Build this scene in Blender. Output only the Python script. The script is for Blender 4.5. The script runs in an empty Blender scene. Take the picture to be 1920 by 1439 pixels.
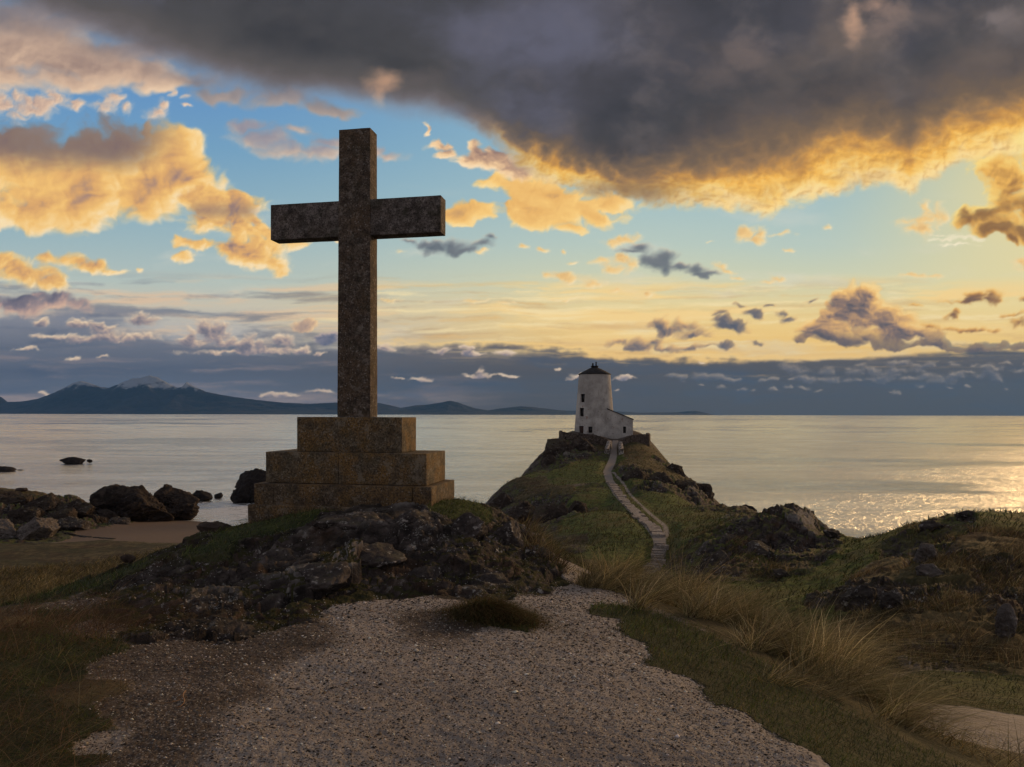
import bpy, bmesh, math, random
import numpy as np
from mathutils import Vector, Matrix

random.seed(7)
RNG = np.random.default_rng(11)
scene = bpy.context.scene
COL = scene.collection

# ------------------------------------------------------------------ camera
EYE = 13.5                       # eye height above the sea, metres
F = 1331.0                       # focal length in pixels of the 1920 wide photograph
cam_d = bpy.data.cameras.new("camera")
cam = bpy.data.objects.new("camera", cam_d)
COL.objects.link(cam)
cam_d.sensor_width = 36.0
cam_d.lens = 36.0 * F / 1920.0
cam_d.shift_y = 57.5 / 1920.0
cam_d.clip_start = 0.05
cam_d.clip_end = 90000.0
cam.location = (0, 0, EYE)
cam.rotation_euler = (math.radians(90), math.radians(-0.12), 0)
scene.camera = cam
scene.render.resolution_x = 1024
scene.render.resolution_y = 767
scene.view_settings.view_transform = 'Standard'
scene.view_settings.look = 'None'
scene.view_settings.gamma = 1.0
scene.view_settings.exposure = 0.0

SUN_AZ = math.radians(47.0)      # to the right of the view direction (+Y)
SUN_EL = math.radians(15.0)

# ------------------------------------------------------------------ node helpers
class NT:
    """tiny expression layer over a node tree"""
    def __init__(s, tree): s.t = tree
    def n(s, kind, **kw):
        nd = s.t.nodes.new(kind)
        for k, v in kw.items(): setattr(nd, k, v)
        return nd
    def put(s, sock, v):
        if isinstance(v, bpy.types.NodeSocket): s.t.links.new(v, sock)
        elif v is not None: sock.default_value = v
    def m(s, op, a, b=None, c=None, clamp=False):
        nd = s.n('ShaderNodeMath', operation=op, use_clamp=clamp)
        s.put(nd.inputs[0], a); s.put(nd.inputs[1], b); s.put(nd.inputs[2], c)
        return nd.outputs[0]
    def add(s, a, b): return s.m('ADD', a, b)
    def sub(s, a, b): return s.m('SUBTRACT', a, b)
    def mul(s, a, b): return s.m('MULTIPLY', a, b)
    def mad(s, a, b, c): return s.m('MULTIPLY_ADD', a, b, c)
    def vm(s, op, a, b=None, c=None, out=0):
        nd = s.n('ShaderNodeVectorMath', operation=op)
        s.put(nd.inputs[0], a); s.put(nd.inputs[1], b)
        if c is not None: s.put(nd.inputs[2], c)
        return nd.outputs[out]
    def ss(s, x, a, b, lo=0.0, hi=1.0):
        nd = s.n('ShaderNodeMapRange', interpolation_type='SMOOTHSTEP')
        s.put(nd.inputs[0], x); s.put(nd.inputs[1], a); s.put(nd.inputs[2], b)
        s.put(nd.inputs[3], lo); s.put(nd.inputs[4], hi)
        return nd.outputs[0]
    def lin(s, x, a, b, lo=0.0, hi=1.0):
        nd = s.n('ShaderNodeMapRange')
        s.put(nd.inputs[0], x); s.put(nd.inputs[1], a); s.put(nd.inputs[2], b)
        s.put(nd.inputs[3], lo); s.put(nd.inputs[4], hi)
        return nd.outputs[0]
    def mix(s, f, a, b, blend='MIX'):
        nd = s.n('ShaderNodeMix', data_type='RGBA', blend_type=blend)
        s.put(nd.inputs[0], f); s.put(nd.inputs[6], a); s.put(nd.inputs[7], b)
        return nd.outputs[2]
    def ramp(s, f, stops, mode='LINEAR'):
        nd = s.n('ShaderNodeValToRGB'); r = nd.color_ramp; r.interpolation = mode
        while len(r.elements) < len(stops): r.elements.new(0.5)
        for e, (p, c) in zip(r.elements, sorted(stops, key=lambda q: q[0])):
            e.position = p; e.color = c
        s.put(nd.inputs[0], f); return nd.outputs[0]
    def curve(s, x, pts, x0, x1, y0, y1):
        """float curve through pts, x in [x0,x1], y in [y0,y1]"""
        nd = s.n('ShaderNodeFloatCurve'); cm = nd.mapping; c = cm.curves[0]
        P = [((a - x0) / (x1 - x0), (b - y0) / (y1 - y0)) for a, b in pts]
        c.points[0].location = P[0]; c.points[1].location = P[-1]
        for p in P[1:-1]: c.points.new(*p)
        cm.update()
        s.put(nd.inputs[0], 1.0)
        s.put(nd.inputs[1], s.lin(x, x0, x1))
        return s.mad(nd.outputs[0], (y1 - y0), y0)
    def noise(s, vec, scale, detail=4.0, rough=0.5, dist=0.0, lac=2.0, out=0, dims='3D', kind='FBM'):
        nd = s.n('ShaderNodeTexNoise', noise_dimensions=dims, noise_type=kind)
        s.put(nd.inputs['Vector'], vec); s.put(nd.inputs['Scale'], scale)
        s.put(nd.inputs['Detail'], detail); s.put(nd.inputs['Roughness'], rough)
        s.put(nd.inputs['Lacunarity'], lac); s.put(nd.inputs['Distortion'], dist)
        return nd.outputs[out]
    def voro(s, vec, scale, feature='F1', out=0, rand=1.0, dims='3D'):
        nd = s.n('ShaderNodeTexVoronoi', feature=feature, voronoi_dimensions=dims)
        s.put(nd.inputs['Vector'], vec); s.put(nd.inputs['Scale'], scale)
        s.put(nd.inputs['Randomness'], rand)
        return nd.outputs[out]
    def xyz(s, x, y, z=0.0):
        nd = s.n('ShaderNodeCombineXYZ'); s.put(nd.inputs[0], x); s.put(nd.inputs[1], y); s.put(nd.inputs[2], z)
        return nd.outputs[0]
    def sep(s, v):
        nd = s.n('ShaderNodeSeparateXYZ'); s.put(nd.inputs[0], v); return nd.outputs

def lin1(c):
    c = c / 255.0
    return c / 12.92 if c <= 0.04045 else ((c + 0.055) / 1.055) ** 2.4
def rgb(r, g, b, k=1.0):
    return (lin1(r) * k, lin1(g) * k, lin1(b) * k, 1.0)

# ------------------------------------------------------------------ world and sun
world = bpy.data.worlds.new("World"); scene.world = world
world.use_nodes = True
wt = world.node_tree; wt.nodes.clear(); W = NT(wt)
sky_tex = W.n('ShaderNodeTexSky', sky_type='NISHITA')
sky_tex.sun_disc = False; sky_tex.sun_elevation = SUN_EL; sky_tex.sun_rotation = SUN_AZ
bg = W.n('ShaderNodeBackground'); W.put(bg.inputs[0], sky_tex.outputs[0]); bg.inputs[1].default_value = 0.05
wo = W.n('ShaderNodeOutputWorld'); wt.links.new(bg.outputs[0], wo.inputs[0])
world.cycles.sampling_method = 'NONE'        # it stands wholly behind the cloud dome

sun_d = bpy.data.lights.new("sun", 'SUN'); sun = bpy.data.objects.new("sun", sun_d); COL.objects.link(sun)
sun_d.energy = 1.9; sun_d.angle = math.radians(8); sun_d.color = (1.0, 0.62, 0.28); sun_d.specular_factor = 0.3
sd = Vector((math.sin(SUN_AZ) * math.cos(SUN_EL), math.cos(SUN_AZ) * math.cos(SUN_EL), math.sin(SUN_EL)))
sun.rotation_euler = sd.to_track_quat('Z', 'Y').to_euler()
scene.cycles.max_bounces = 5
scene.cycles.diffuse_bounces = 2
scene.cycles.glossy_bounces = 3
scene.cycles.volume_bounces = 1
scene.cycles.sample_clamp_indirect = 4.0

# ------------------------------------------------------------------ noise in numpy
_perm = {}
def _tab(seed):
    if seed not in _perm:
        r = np.random.default_rng(seed)
        a = r.uniform(0, 2 * math.pi, 4096)
        _perm[seed] = (r.permutation(4096), np.cos(a).astype(np.float32), np.sin(a).astype(np.float32))
    return _perm[seed]
def perlin(x, y, seed=0):
    """2D gradient noise, about -1..1"""
    p, gx, gy = _tab(seed)
    xi = np.floor(x); yi = np.floor(y)
    fx = (x - xi).astype(np.float32); fy = (y - yi).astype(np.float32)
    xi = xi.astype(np.int64) & 4095; yi = yi.astype(np.int64) & 4095
    x1 = (xi + 1) & 4095; y1 = (yi + 1) & 4095
    u = fx * fx * fx * (fx * (fx * 6 - 15) + 10); v = fy * fy * fy * (fy * (fy * 6 - 15) + 10)
    a = p[xi]; b = p[x1]
    def g(h, dx, dy): return gx[h] * dx + gy[h] * dy
    n00 = g(p[(a + yi) & 4095], fx, fy); n10 = g(p[(b + yi) & 4095], fx - 1, fy)
    n01 = g(p[(a + y1) & 4095], fx, fy - 1); n11 = g(p[(b + y1) & 4095], fx - 1, fy - 1)
    n0 = n00 + u * (n10 - n00); n1 = n01 + u * (n11 - n01)
    return (n0 + v * (n1 - n0)) * 1.5
def fbm(x, y, oct=5, gain=0.5, seed=0, lac=2.03, kind='fbm'):
    s = 0; a = 1.0; tot = 0; c, d = math.cos(0.6), math.sin(0.6)
    for o in range(oct):
        n = perlin(x, y, seed + o)
        if kind == 'billow': n = 1 - 2.2 * np.abs(n)
        elif kind == 'puff': n = 2.6 * np.abs(n) - 1
        s = s + a * n; tot += a; a *= gain
        x, y = (x * c - y * d) * lac + 17.3, (x * d + y * c) * lac + 5.1
    return s / tot
def sstep(x, a, b):
    t = np.clip((x - a) / (b - a), 0, 1); return t * t * (3 - 2 * t)
def interp(x, pts): return np.interp(x, [p[0] for p in pts], [p[1] for p in pts])
def ramp3(t, stops):
    xs = [s[0] for s in stops]
    return np.stack([np.interp(t, xs, [s[1][i] for s in stops]) for i in range(3)], -1).astype(np.float32)
def mixc(a, b, f): return a + (np.asarray(b, np.float32) - a) * f[..., None]

# ------------------------------------------------------------------ the evening sky, worked out on a plane of directions
SX0, SX1, SY0, SY1 = -0.55, 2.45, -0.40, 0.80      # X = .96 + 1.331 x/y, Y = .777 - 1.331 z/y
def paint_sky(step):
    xs = np.arange(SX0, SX1, step); ys = np.arange(SY0, SY1, step)
    X, Y = np.meshgrid(xs, ys); X = X.astype(np.float32); Y = Y.astype(np.float32)
    def C(l): return np.array(l, np.float32)
    # broad and fine domain warps
    w1x = fbm(X * 7, Y * 9, 4, .5, 50); w1y = fbm(X * 7, Y * 9, 4, .5, 60)
    w2x = fbm(X * 30, Y * 36, 5, .55, 70); w2y = fbm(X * 30, Y * 36, 5, .55, 80)
    Xw = X + .022 * w1x + .0065 * w2x; Yw = Y + .014 * w1y + .0055 * w2y
    # clear air
    gl = ramp3(Y, [(-.4, (58, 92, 140)), (0.0, (84, 128, 176)), (.18, (104, 150, 196)), (.28, (118, 162, 194)), (.38, (142, 176, 192)), (.46, (164, 188, 192)), (.53, (186, 198, 190)), (.575, (206, 198, 178)), (.63, (186, 182, 178)), (.78, (160, 160, 170))])
    gr = ramp3(Y, [(-.4, (80, 110, 140)), (0.0, (120, 160, 185)), (.25, (146, 182, 198)), (.38, (170, 196, 198)), (.46, (190, 206, 194)), (.52, (212, 214, 182)), (.57, (236, 216, 158)), (.61, (248, 212, 136)), (.65, (250, 204, 118)), (.78, (230, 170, 110))])
    col = mixc(gl, gr, sstep(X, .35, 1.25))
    r = np.hypot(X - 1.98, (Y - .36) * 1.15)
    col = mixc(col, (255, 226, 150), .75 * sstep(r, .50, .0))
    # high thin veils and streaks
    Ys = Y + .006 * w1y + .0015 * w2y
    st = fbm(X * 3.0 + .25 * w1x, Ys * 40, 6, .6, 90)
    band = sstep(Y, .505, .555) * sstep(Y, .70, .65)
    col = mixc(col, mixc(C((226, 196, 164)) + 0 * col, C((255, 218, 146)), sstep(X, .45, 1.0)), .9 * band * sstep(st, -.08, .30))
    st2 = fbm(X * 2.8 + 5 + .25 * w1x, Ys * 38, 6, .6, 100)
    gcol = mixc(C((126, 130, 140)) + 0 * col, C((206, 164, 112)), sstep(X, .35, 1.0))
    col = mixc(col, gcol, band * sstep(st2, .02, .4) * (.85 - .45 * sstep(X, .5, 1.3)))
    sw = fbm(X * 3.4 + 2 + .3 * w1x, Ys * 62 + X * 1.5, 6, .62, 108)
    col = mixc(col, (255, 232, 176), band * .75 * sstep(sw, .0, .4) * sstep(X, .4, .75))
    col = mixc(col, (232, 186, 118), band * .65 * sstep(sw, -.1, -.5) * sstep(X, .5, .8) * sstep(X, 1.9, 1.2))
    st3 = fbm(Xw * 3.5, Yw * 16, 6, .55, 104)
    col = mixc(col, (230, 222, 204), .40 * sstep(st3, .05, .5) * sstep(Y, .3, .5))
    # bank of cloud over the horizon
    top = interp(X, [(-1, .53), (0, .548), (.15, .560), (.3, .585), (.45, .61), (.6, .632), (.7, .640), (.95, .645), (1.2, .664), (1.5, .668), (1.7, .66), (1.9, .655), (2.6, .63)])
    bn = fbm(X * 4 + .4 * w1x, Ys * 28, 7, .58, 110)
    bd = Y - top + .010 * w2y * sstep(X, 1.6, 1.3) + bn * (.020 + .055 * sstep(X, .85, .35)) + .004 * fbm(X * 14, Y * 20, 4, .5, 115) + .012 * fbm(X * 2.3, Y, 3, .5, 117) * sstep(X, .6, 1.0)
    bw = .014 + .045 * sstep(X, .9, .3)
    ba = sstep(bd, 0, bw)
    cl = ramp3(Y, [(.54, (150, 146, 150)), (.60, (134, 136, 146)), (.66, (106, 110, 122)), (.70, (90, 96, 110)), (.735, (102, 106, 118)), (.76, (132, 124, 134)), (.777, (146, 130, 132))])
    cr = ramp3(Y, [(.62, (140, 122, 104)), (.655, (104, 96, 92)), (.70, (84, 79, 78)), (.777, (78, 72, 68))])
    bc = mixc(cl, cr, sstep(X, .3, 1.1))
    pk = fbm(X * 4.2 + 9 + .3 * w1x, Ys * 44, 6, .6, 120)
    bc = mixc(bc, (182, 152, 140), .5 * sstep(pk, .02, .5) * sstep(X, 1.2, .5) * sstep(Y, .60, .70))
    bc = mixc(bc, (196, 168, 148), .55 * sstep(pk, -.25, .3) * np.exp(-((Y - .752) / .014) ** 2) * sstep(X, 1.3, .2))
    bc = mixc(bc, (70, 82, 104), .5 * sstep(fbm(X * 3.4 + .4 * w1x, Ys * 24, 6, .58, 126), .0, .5))
    bc = mixc(bc, (156, 146, 146), .35 * sstep(fbm(Xw * 7 + 3, Yw * 20, 6, .55, 131), .05, .5) * sstep(X, .75, .3) * sstep(Y, .70, .62))
    sb = fbm(X * 4.5 + 7 + .3 * w1x, Ys * 52, 7, .6, 136)
    bc = mixc(bc, (138, 122, 110), .45 * sstep(sb, .05, .5) * sstep(X, .9, 1.3) * sstep(Y, .72, .66))
    bc = mixc(bc, (72, 74, 84), .45 * sstep(sb, -.0, -.45) * sstep(X, .8, 1.2))
    lay = fbm(X * 2.6 + 1 + .3 * w1x, Ys * 70, 6, .58, 139)
    ba = ba * (1 - .85 * sstep(lay, .08, .42) * sstep(bd, .045, .0) * sstep(X, .55, .8))
    col = mixc(col, bc, ba)
    rim = np.exp(-(bd / .004) ** 2) * sstep(X, .55, 1.0) * sstep(X, 1.75, 1.5)
    col = mixc(col, (255, 212, 132), .75 * rim)

    def blobs(lst, xx, yy, gx, gy, k=6.0, flat=1.0):
        """signed cover: 1 at an ellipse's middle, 0 on its outline"""
        f = np.full(xx.shape, -3.0, np.float32)
        for (cx, cy, rx, ry) in lst:
            m = 2.3 + .03 / min(rx, ry)
            i0, i1 = np.searchsorted(gy, [cy - ry * m - .03, cy + ry * m + .03]); j0, j1 = np.searchsorted(gx, [cx - rx * m - .03, cx + rx * m + .03])
            if i0 >= i1 or j0 >= j1: continue
            s = (slice(i0, i1), slice(j0, j1))
            q = (yy[s] - cy) / ry; q = np.where(q > 0, q * flat, q)
            d = np.maximum(1 - np.sqrt(((xx[s] - cx) / rx) ** 2 + q ** 2 + 1e-6), -3)
            f[s] = np.maximum(f[s], d) + np.log1p(np.exp(-k * np.abs(f[s] - d))) / k
        return f
    def march(a, L, n=10, dist=.035):
        """how much cloud lies towards the light"""
        s = np.zeros_like(a)
        for i in range(1, n + 1):
            dxp = int(round(L[0] * dist * i / n / step)); dyp = int(round(L[1] * dist * i / n / step))
            s += np.roll(np.roll(a, -dxp, 1), -dyp, 0)
        return s / n
    def layer(col, lst, amp, sc, L, stops, seed, soft=.5, dist=.03, kind='puff', dens=1.6, opacity=1., low=.35, warp=1., thin=None, post=None, relief=.55, anis=1.25, grow=.30, flat=1.0, gain=.52, fold=.35, wob=.42):
        j0, j1 = np.searchsorted(xs, [min(c[0] - 2.6 * c[2] for c in lst) - .08, max(c[0] + 2.6 * c[2] for c in lst) + .08])
        i0, i1 = np.searchsorted(ys, [min(c[1] - 2.6 * c[3] for c in lst) - .08, max(c[1] + 2.6 * c[3] for c in lst) + .08])
        S_ = (slice(i0, i1), slice(j0, j1))
        xx = X[S_] + warp * (.014 * w1x[S_] + .007 * w2x[S_]); yy = Y[S_] + warp * (.009 * w1y[S_] + .006 * w2y[S_])
        qx = fbm(xx * sc * .9 + 3, yy * sc * 1.1, 4, .6, seed + 60); qy = fbm(xx * sc * .9, yy * sc * 1.1 + 8, 4, .6, seed + 66)
        xx = xx + wob / sc * qx; yy = yy + wob * .62 / sc * qy
        c = blobs(lst, xx, yy, xs[j0:j1], ys[i0:i1], flat=flat)
        n = fbm(xx * sc, yy * sc * anis, 7, gain, seed, kind=kind)
        n2 = fbm(xx * sc * .45, yy * sc * .45 * anis, 4, .5, seed + 20)
        f = c * 1.15 + grow + amp * (n * .75 + n2 * low)
        a = sstep(f, 0, soft) * opacity
        od = march(np.clip(f, 0, 1.5), L, dist=dist)
        rel = march(n, L, n=3, dist=dist * .22)
        n3 = fbm(xx * sc * .55 + 4, yy * sc * .8, 4, .5, seed + 40); r3 = march(n3, L, n=4, dist=dist * .8)
        lit = np.clip(np.exp(-dens * od) + relief * (n - rel) + fold * 1.6 * (n3 - r3), 0, 1)
        cc = ramp3(lit, stops)
        if thin is not None: cc = mixc(cc, thin, sstep(f, soft * 1.1, 0) * .6)
        if post is not None: cc = post(cc, f, lit, X[S_], Y[S_], w1x[S_])
        col[S_] = mixc(col[S_], cc, a)
        return col, None
    # pale cumulus inside the bank
    Cb = [(-.02, .575, .12, .018), (.10, .575, .09, .014), (.04, .565, .07, .012)]
    col, _ = layer(col, Cb, .9, 14, (.6, .8), [(0, (98, 96, 112)), (.4, (130, 120, 128)), (.7, (190, 158, 146)), (1, (220, 182, 156))], 200, soft=.8)
    Cw = [(.075, .607, .022, .012), (.15, .61, .03, .013), (.19, .622, .03, .014), (.265, .605, .036, .022), (.25, .635, .06, .014), (.19, .64, .06, .010), (.10, .632, .04, .006),
          (.385, .618, .027, .020), (.405, .628, .03, .022), (.36, .645, .035, .016), (.43, .645, .04, .016), (.47, .648, .03, .016), (.50, .660, .05, .010), (.53, .643, .020, .014), (.555, .658, .035, .010), (.60, .664, .016, .004), (.44, .664, .09, .006),
          (.14, .675, .012, .005), (.055, .655, .03, .005), (.19, .672, .01, .003),
          (.83, .660, .020, .007), (.885, .668, .022, .007), (.875, .655, .013, .006), (.95, .663, .015, .008), (.73, .655, .018, .011),
          (.785, .713, .02, .006), (.895, .706, .026, .005), (.90, .699, .014, .007), (.94, .706, .03, .003), (.74, .711, .015, .002),
          (1.045, .690, .007, .003), (1.08, .708, .022, .006), (1.115, .703, .02, .008), (1.095, .697, .004, .002), (1.165, .712, .022, .005), (1.18, .709, .012, .005), (1.152, .731, .007, .003),
          (1.32, .682, .012, .003), (.08, .742, .012, .004), (.52, .742, .04, .005), (.60, .738, .03, .004)]
    col, _ = layer(col, Cw, .95, 27, (.45, -.9), [(0, (92, 94, 110)), (.25, (120, 116, 126)), (.5, (166, 148, 144)), (.75, (214, 186, 160)), (1, (240, 214, 182))], 210, soft=.8, dist=.012, dens=1.0, warp=.8, relief=.45, flat=1.8, grow=.42)
    Cu = [(.570, .615, .025, .011), (.585, .610, .012, .009)]
    col, _ = layer(col, Cu, .6, 34, (.8, -.2), [(0, (170, 146, 134)), (.5, (214, 178, 144)), (1, (246, 208, 156))], 215, soft=.5, dist=.015, warp=.5)
    col, _ = layer(col, [(.61, .637, .02, .010), (.625, .633, .015, .010)], .6, 34, (.3, -.9), [(0, (92, 98, 118)), (.6, (126, 124, 138)), (1, (200, 178, 164))], 216, soft=.5, dist=.015, warp=.5)
    rc = np.random.default_rng(77); Cr = []
    for (x0, x1, y0, n_, sz) in ((1.22, 1.60, .714, 22, .8), (1.45, 1.95, .700, 26, .9), (1.58, 2.1, .687, 16, .8), (1.60, 2.1, .714, 24, 1.15), (1.25, 1.9, .731, 16, .5)):
        for xc in np.sort(rc.uniform(x0, x1, n_)):
            r_ = rc.uniform(.010, .026) * sz; Cr.append((xc, y0 - r_ * .25 + rc.normal(0, .003), r_ * 1.15, r_ * rc.uniform(.38, .62)))
    col, _ = layer(col, Cr, .9, 24, (.55, -.8), [(0, (78, 80, 90)), (.3, (98, 95, 100)), (.55, (126, 117, 112)), (.8, (162, 146, 130)), (1, (188, 168, 144))], 220, soft=1.0, dist=.010, dens=1.2, opacity=.85, relief=.55, anis=1.2, flat=1.8, grow=.22, wob=.25)
    # dark cumulus with golden rims, right of the tower
    B = [(1.595, .555, .036, .026), (1.62, .565, .036, .028), (1.575, .585, .045, .03), (1.63, .60, .07, .03), (1.66, .59, .045, .022), (1.55, .622, .045, .020), (1.52, .638, .025, .009), (1.61, .632, .09, .018), (1.70, .625, .06, .020), (1.70, .645, .10, .010), (1.76, .640, .05, .009), (1.83, .650, .07, .009), (1.87, .640, .03, .008), (1.92, .648, .05, .011), (2.0, .65, .07, .015)]
    def pB(cc, f, lit, X, Y, w):
        cc = mixc(cc, (250, 196, 104), sstep(f, .34, .02) * .85 * sstep(Y, .655, .60))
        return mixc(cc, (88, 84, 90), .6 * sstep(Y, .61, .65))
    Bs = [(1.24, .605, .028, .014), (1.255, .615, .035, .012), (1.30, .625, .040, .010), (1.28, .612, .03, .010), (1.22, .642, .028, .009), (1.20, .650, .035, .010), (1.25, .652, .03, .008), (1.30, .648, .04, .006), (1.16, .638, .02, .005),
          (1.355, .588, .022, .009), (1.35, .602, .03, .009), (1.385, .615, .035, .012), (1.36, .61, .03, .012), (1.415, .588, .028, .010), (1.43, .594, .02, .008), (1.475, .588, .013, .009), (1.485, .600, .015, .009), (1.39, .571, .02, .005), (1.445, .573, .015, .004), (1.52, .566, .016, .005), (1.37, .647, .02, .006), (1.42, .638, .02, .005)]
    def pBs(cc, f, lit, X, Y, w):
        cc = mixc(cc, (250, 206, 124), sstep(f, .22, .0) * .55)
        return mixc(cc, (84, 92, 108), .5 * sstep(X, 1.28, 1.40) * sstep(f, .3, .8))
    col, _ = layer(col, Bs, 1.1, 19, (.8, -.55), [(0, (88, 88, 98)), (.3, (118, 108, 108)), (.55, (176, 144, 114)), (1, (246, 194, 122))], 230, soft=1.0, dist=.014, dens=1.0, post=pBs, warp=1., grow=.5)
    col, _ = layer(col, B, .75, 15, (.75, -.65), [(0, (84, 78, 86)), (.18, (106, 96, 98)), (.34, (146, 120, 106)), (.52, (204, 160, 112)), (.75, (246, 194, 116)), (1, (255, 218, 146))], 240, soft=.42, dist=.026, dens=1.25, post=pB, warp=.9, relief=.45, flat=1.4, fold=.5)
    Bg = [(1.83, .550, .018, .012), (1.86, .548, .022, .015), (1.855, .562, .030, .011), (1.81, .563, .03, .006), (1.775, .566, .02, .004), (1.79, .592, .022, .007), (1.80, .584, .01, .005), (1.90, .603, .022, .008), (1.89, .59, .03, .004), (1.935, .565, .03, .010), (1.715, .569, .018, .004), (1.82, .612, .06, .006), (1.74, .607, .03, .006), (1.95, .60, .03, .008)]
    col, _ = layer(col, Bg, 1.0, 20, (.6, -.7), [(0, (120, 92, 74)), (.3, (160, 118, 76)), (.6, (222, 162, 84)), (1, (255, 212, 130))], 250, soft=1.1, grow=.5, dist=.014, dens=1.8, warp=.7, thin=(250, 192, 96))
    # warm evening cumulus, left and centre
    warm = [(0, (104, 92, 98)), (.16, (132, 112, 112)), (.34, (176, 140, 120)), (.52, (224, 170, 108)), (.72, (247, 196, 116)), (.88, (254, 214, 146)), (1, (255, 228, 180))]
    A1 = [(.39, .345, .04, .022), (.37, .33, .03, .02), (-.15, .33, .22, .09), (.02, .30, .09, .045), (.10, .325, .13, .075), (.20, .315, .12, .075), (.26, .30, .08, .05), (.315, .275, .045, .038), (.345, .265, .022, .020), (.345, .30, .045, .045), (.30, .36, .085, .05), (.06, .41, .14, .034), (.17, .385, .09, .035), (.29, .255, .012, .022), (.36, .35, .035, .03)]
    def pA(cc, f, lit, X, Y, w): return mixc(cc, (112, 98, 104), .80 * sstep(Y + .03 * w + .2 * (X - .2) * sstep(X, .2, .35), .335, .275) * sstep(X, .36, .24))
    col, _ = layer(col, A1, .55, 9, (.75, .55), warm, 260, soft=.5, dist=.055, dens=.55, post=pA, relief=.32, fold=.38)
    A3 = [(.415, .385, .050, .028), (.44, .375, .028, .020), (.40, .41, .055, .030), (.46, .40, .05, .03), (.37, .375, .04, .025), (.37, .46, .045, .010), (.455, .47, .05, .028), (.48, .485, .045, .028), (.52, .495, .033, .024), (.50, .46, .04, .02), (.50, .43, .06, .014), (.56, .46, .022, .010), (.345, .487, .022, .016), (.335, .455, .015, .008), (.47, .44, .06, .014), (.62, .448, .02, .006)]
    def pA3(cc, f, lit, X, Y, w): return mixc(cc, (140, 118, 114), .55 * np.exp(-((Y - .397) / .014) ** 2) * sstep(X, .34, .37) * sstep(X, .50, .46))
    col, _ = layer(col, A3, .75, 14, (.75, .55), warm, 270, soft=.55, dist=.03, dens=.6, post=pA3, relief=.34, fold=.35)
    A4 = [(.0, .50, .07, .024), (.05, .515, .07, .022), (.09, .53, .04, .014), (-.08, .50, .09, .03), (.13, .487, .035, .017), (.16, .502, .045, .013), (.21, .511, .03, .006), (.09, .485, .03, .010), (.265, .513, .008, .006)]
    col, _ = layer(col, A4, .8, 14, (.7, .6), warm, 280, soft=.8, dist=.026, dens=.55, relief=.34, fold=.35, grow=.42)
    A5 = [(.0, .20, .07, .026), (.06, .195, .04, .022), (.05, .21, .05, .018), (.10, .185, .03, .02), (-.08, .19, .1, .035), (.20, .195, .026, .020), (.21, .185, .018, .017), (.235, .205, .02, .012), (.145, .20, .02, .01), (.29, .215, .018, .014), (.30, .195, .012, .016), (.315, .175, .010, .012), (.34, .185, .010, .006), (.345, .202, .008, .004), (.175, .17, .02, .012)]
    pale = [(0, (150, 134, 138)), (.3, (190, 160, 146)), (.6, (224, 192, 166)), (1, (246, 216, 186))]
    col, _ = layer(col, A5, 1.1, 18, (.6, .4), pale, 290, soft=1.2, dist=.02, dens=.7, grow=.5, thin=(168, 182, 200))
    A6 = [(-.05, .10, .16, .055), (.06, .10, .12, .035), (.14, .115, .10, .035), (.0, .15, .1, .02), (.22, .135, .08, .022), (.29, .16, .04, .014), (.15, .15, .09, .016)]
    col, _ = layer(col, A6, .9, 9, (.5, .7), [(0, (132, 112, 110)), (.3, (166, 138, 124)), (.6, (210, 176, 150)), (1, (240, 206, 172))], 300, soft=1.1, dist=.05, dens=.7, kind='fbm', opacity=.97, grow=.55)
    A6b = [(.10, .055, .14, .03), (.24, .10, .10, .025), (.34, .145, .08, .02), (.02, .03, .14, .03), (.42, .175, .07, .016), (.52, .19, .07, .014), (.62, .205, .06, .012)]
    col, _ = layer(col, A6b, 1.0, 9, (.5, .7), [(0, (116, 104, 106)), (.4, (146, 128, 122)), (1, (190, 162, 144))], 305, soft=1.3, dist=.05, dens=.9, kind='fbm', opacity=.85, grow=.5)
    A7 = [(.49, .265, .06, .018), (.54, .280, .07, .018), (.60, .285, .06, .020), (.73, .292, .03, .010), (.70, .282, .02, .014), (.46, .24, .04, .010), (.62, .262, .05, .012), (.56, .25, .04, .01)]
    col, _ = layer(col, A7, .9, 13, (.4, .9), [(0, (138, 132, 146)), (.4, (166, 150, 152)), (.75, (206, 176, 156)), (1, (226, 196, 172))], 310, soft=1.1, dist=.03, dens=1.1, kind='fbm', opacity=.85)
    A8 = [(.815, .272, .022, .010), (.83, .287, .025, .012), (.86, .298, .03, .013), (.89, .27, .018, .018), (.90, .295, .045, .020), (.935, .30, .04, .03), (.96, .325, .045, .022), (.795, .25, .006, .012), (1.0, .33, .06, .02)]
    col, _ = layer(col, A8, .9, 15, (-.3, .7), [(0, (150, 122, 112)), (.35, (196, 158, 130)), (.65, (244, 204, 156)), (1, (255, 224, 182))], 320, soft=.6, dist=.026, dens=1.2)
    A9 = [(.865, .402, .032, .018), (.90, .395, .035, .018), (.89, .41, .04, .010), (.96, .40, .025, .022), (.99, .385, .04, .024), (1.03, .40, .07, .030), (1.09, .395, .07, .028), (1.05, .375, .08, .03), (1.16, .385, .06, .018), (1.0, .42, .05, .014), (1.07, .425, .04, .010), (.93, .345, .05, .02), (1.0, .36, .07, .025), (1.12, .41, .05, .014), (.835, .40, .02, .010)]
    col, _ = layer(col, A9, 1.0, 11, (.75, .5), [(0, (150, 118, 96)), (.25, (190, 146, 104)), (.5, (238, 184, 106)), (.8, (253, 206, 124)), (1, (255, 222, 156))], 330, soft=.55, dist=.03, dens=.6, grow=.4, relief=.3, fold=.4)
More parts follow.
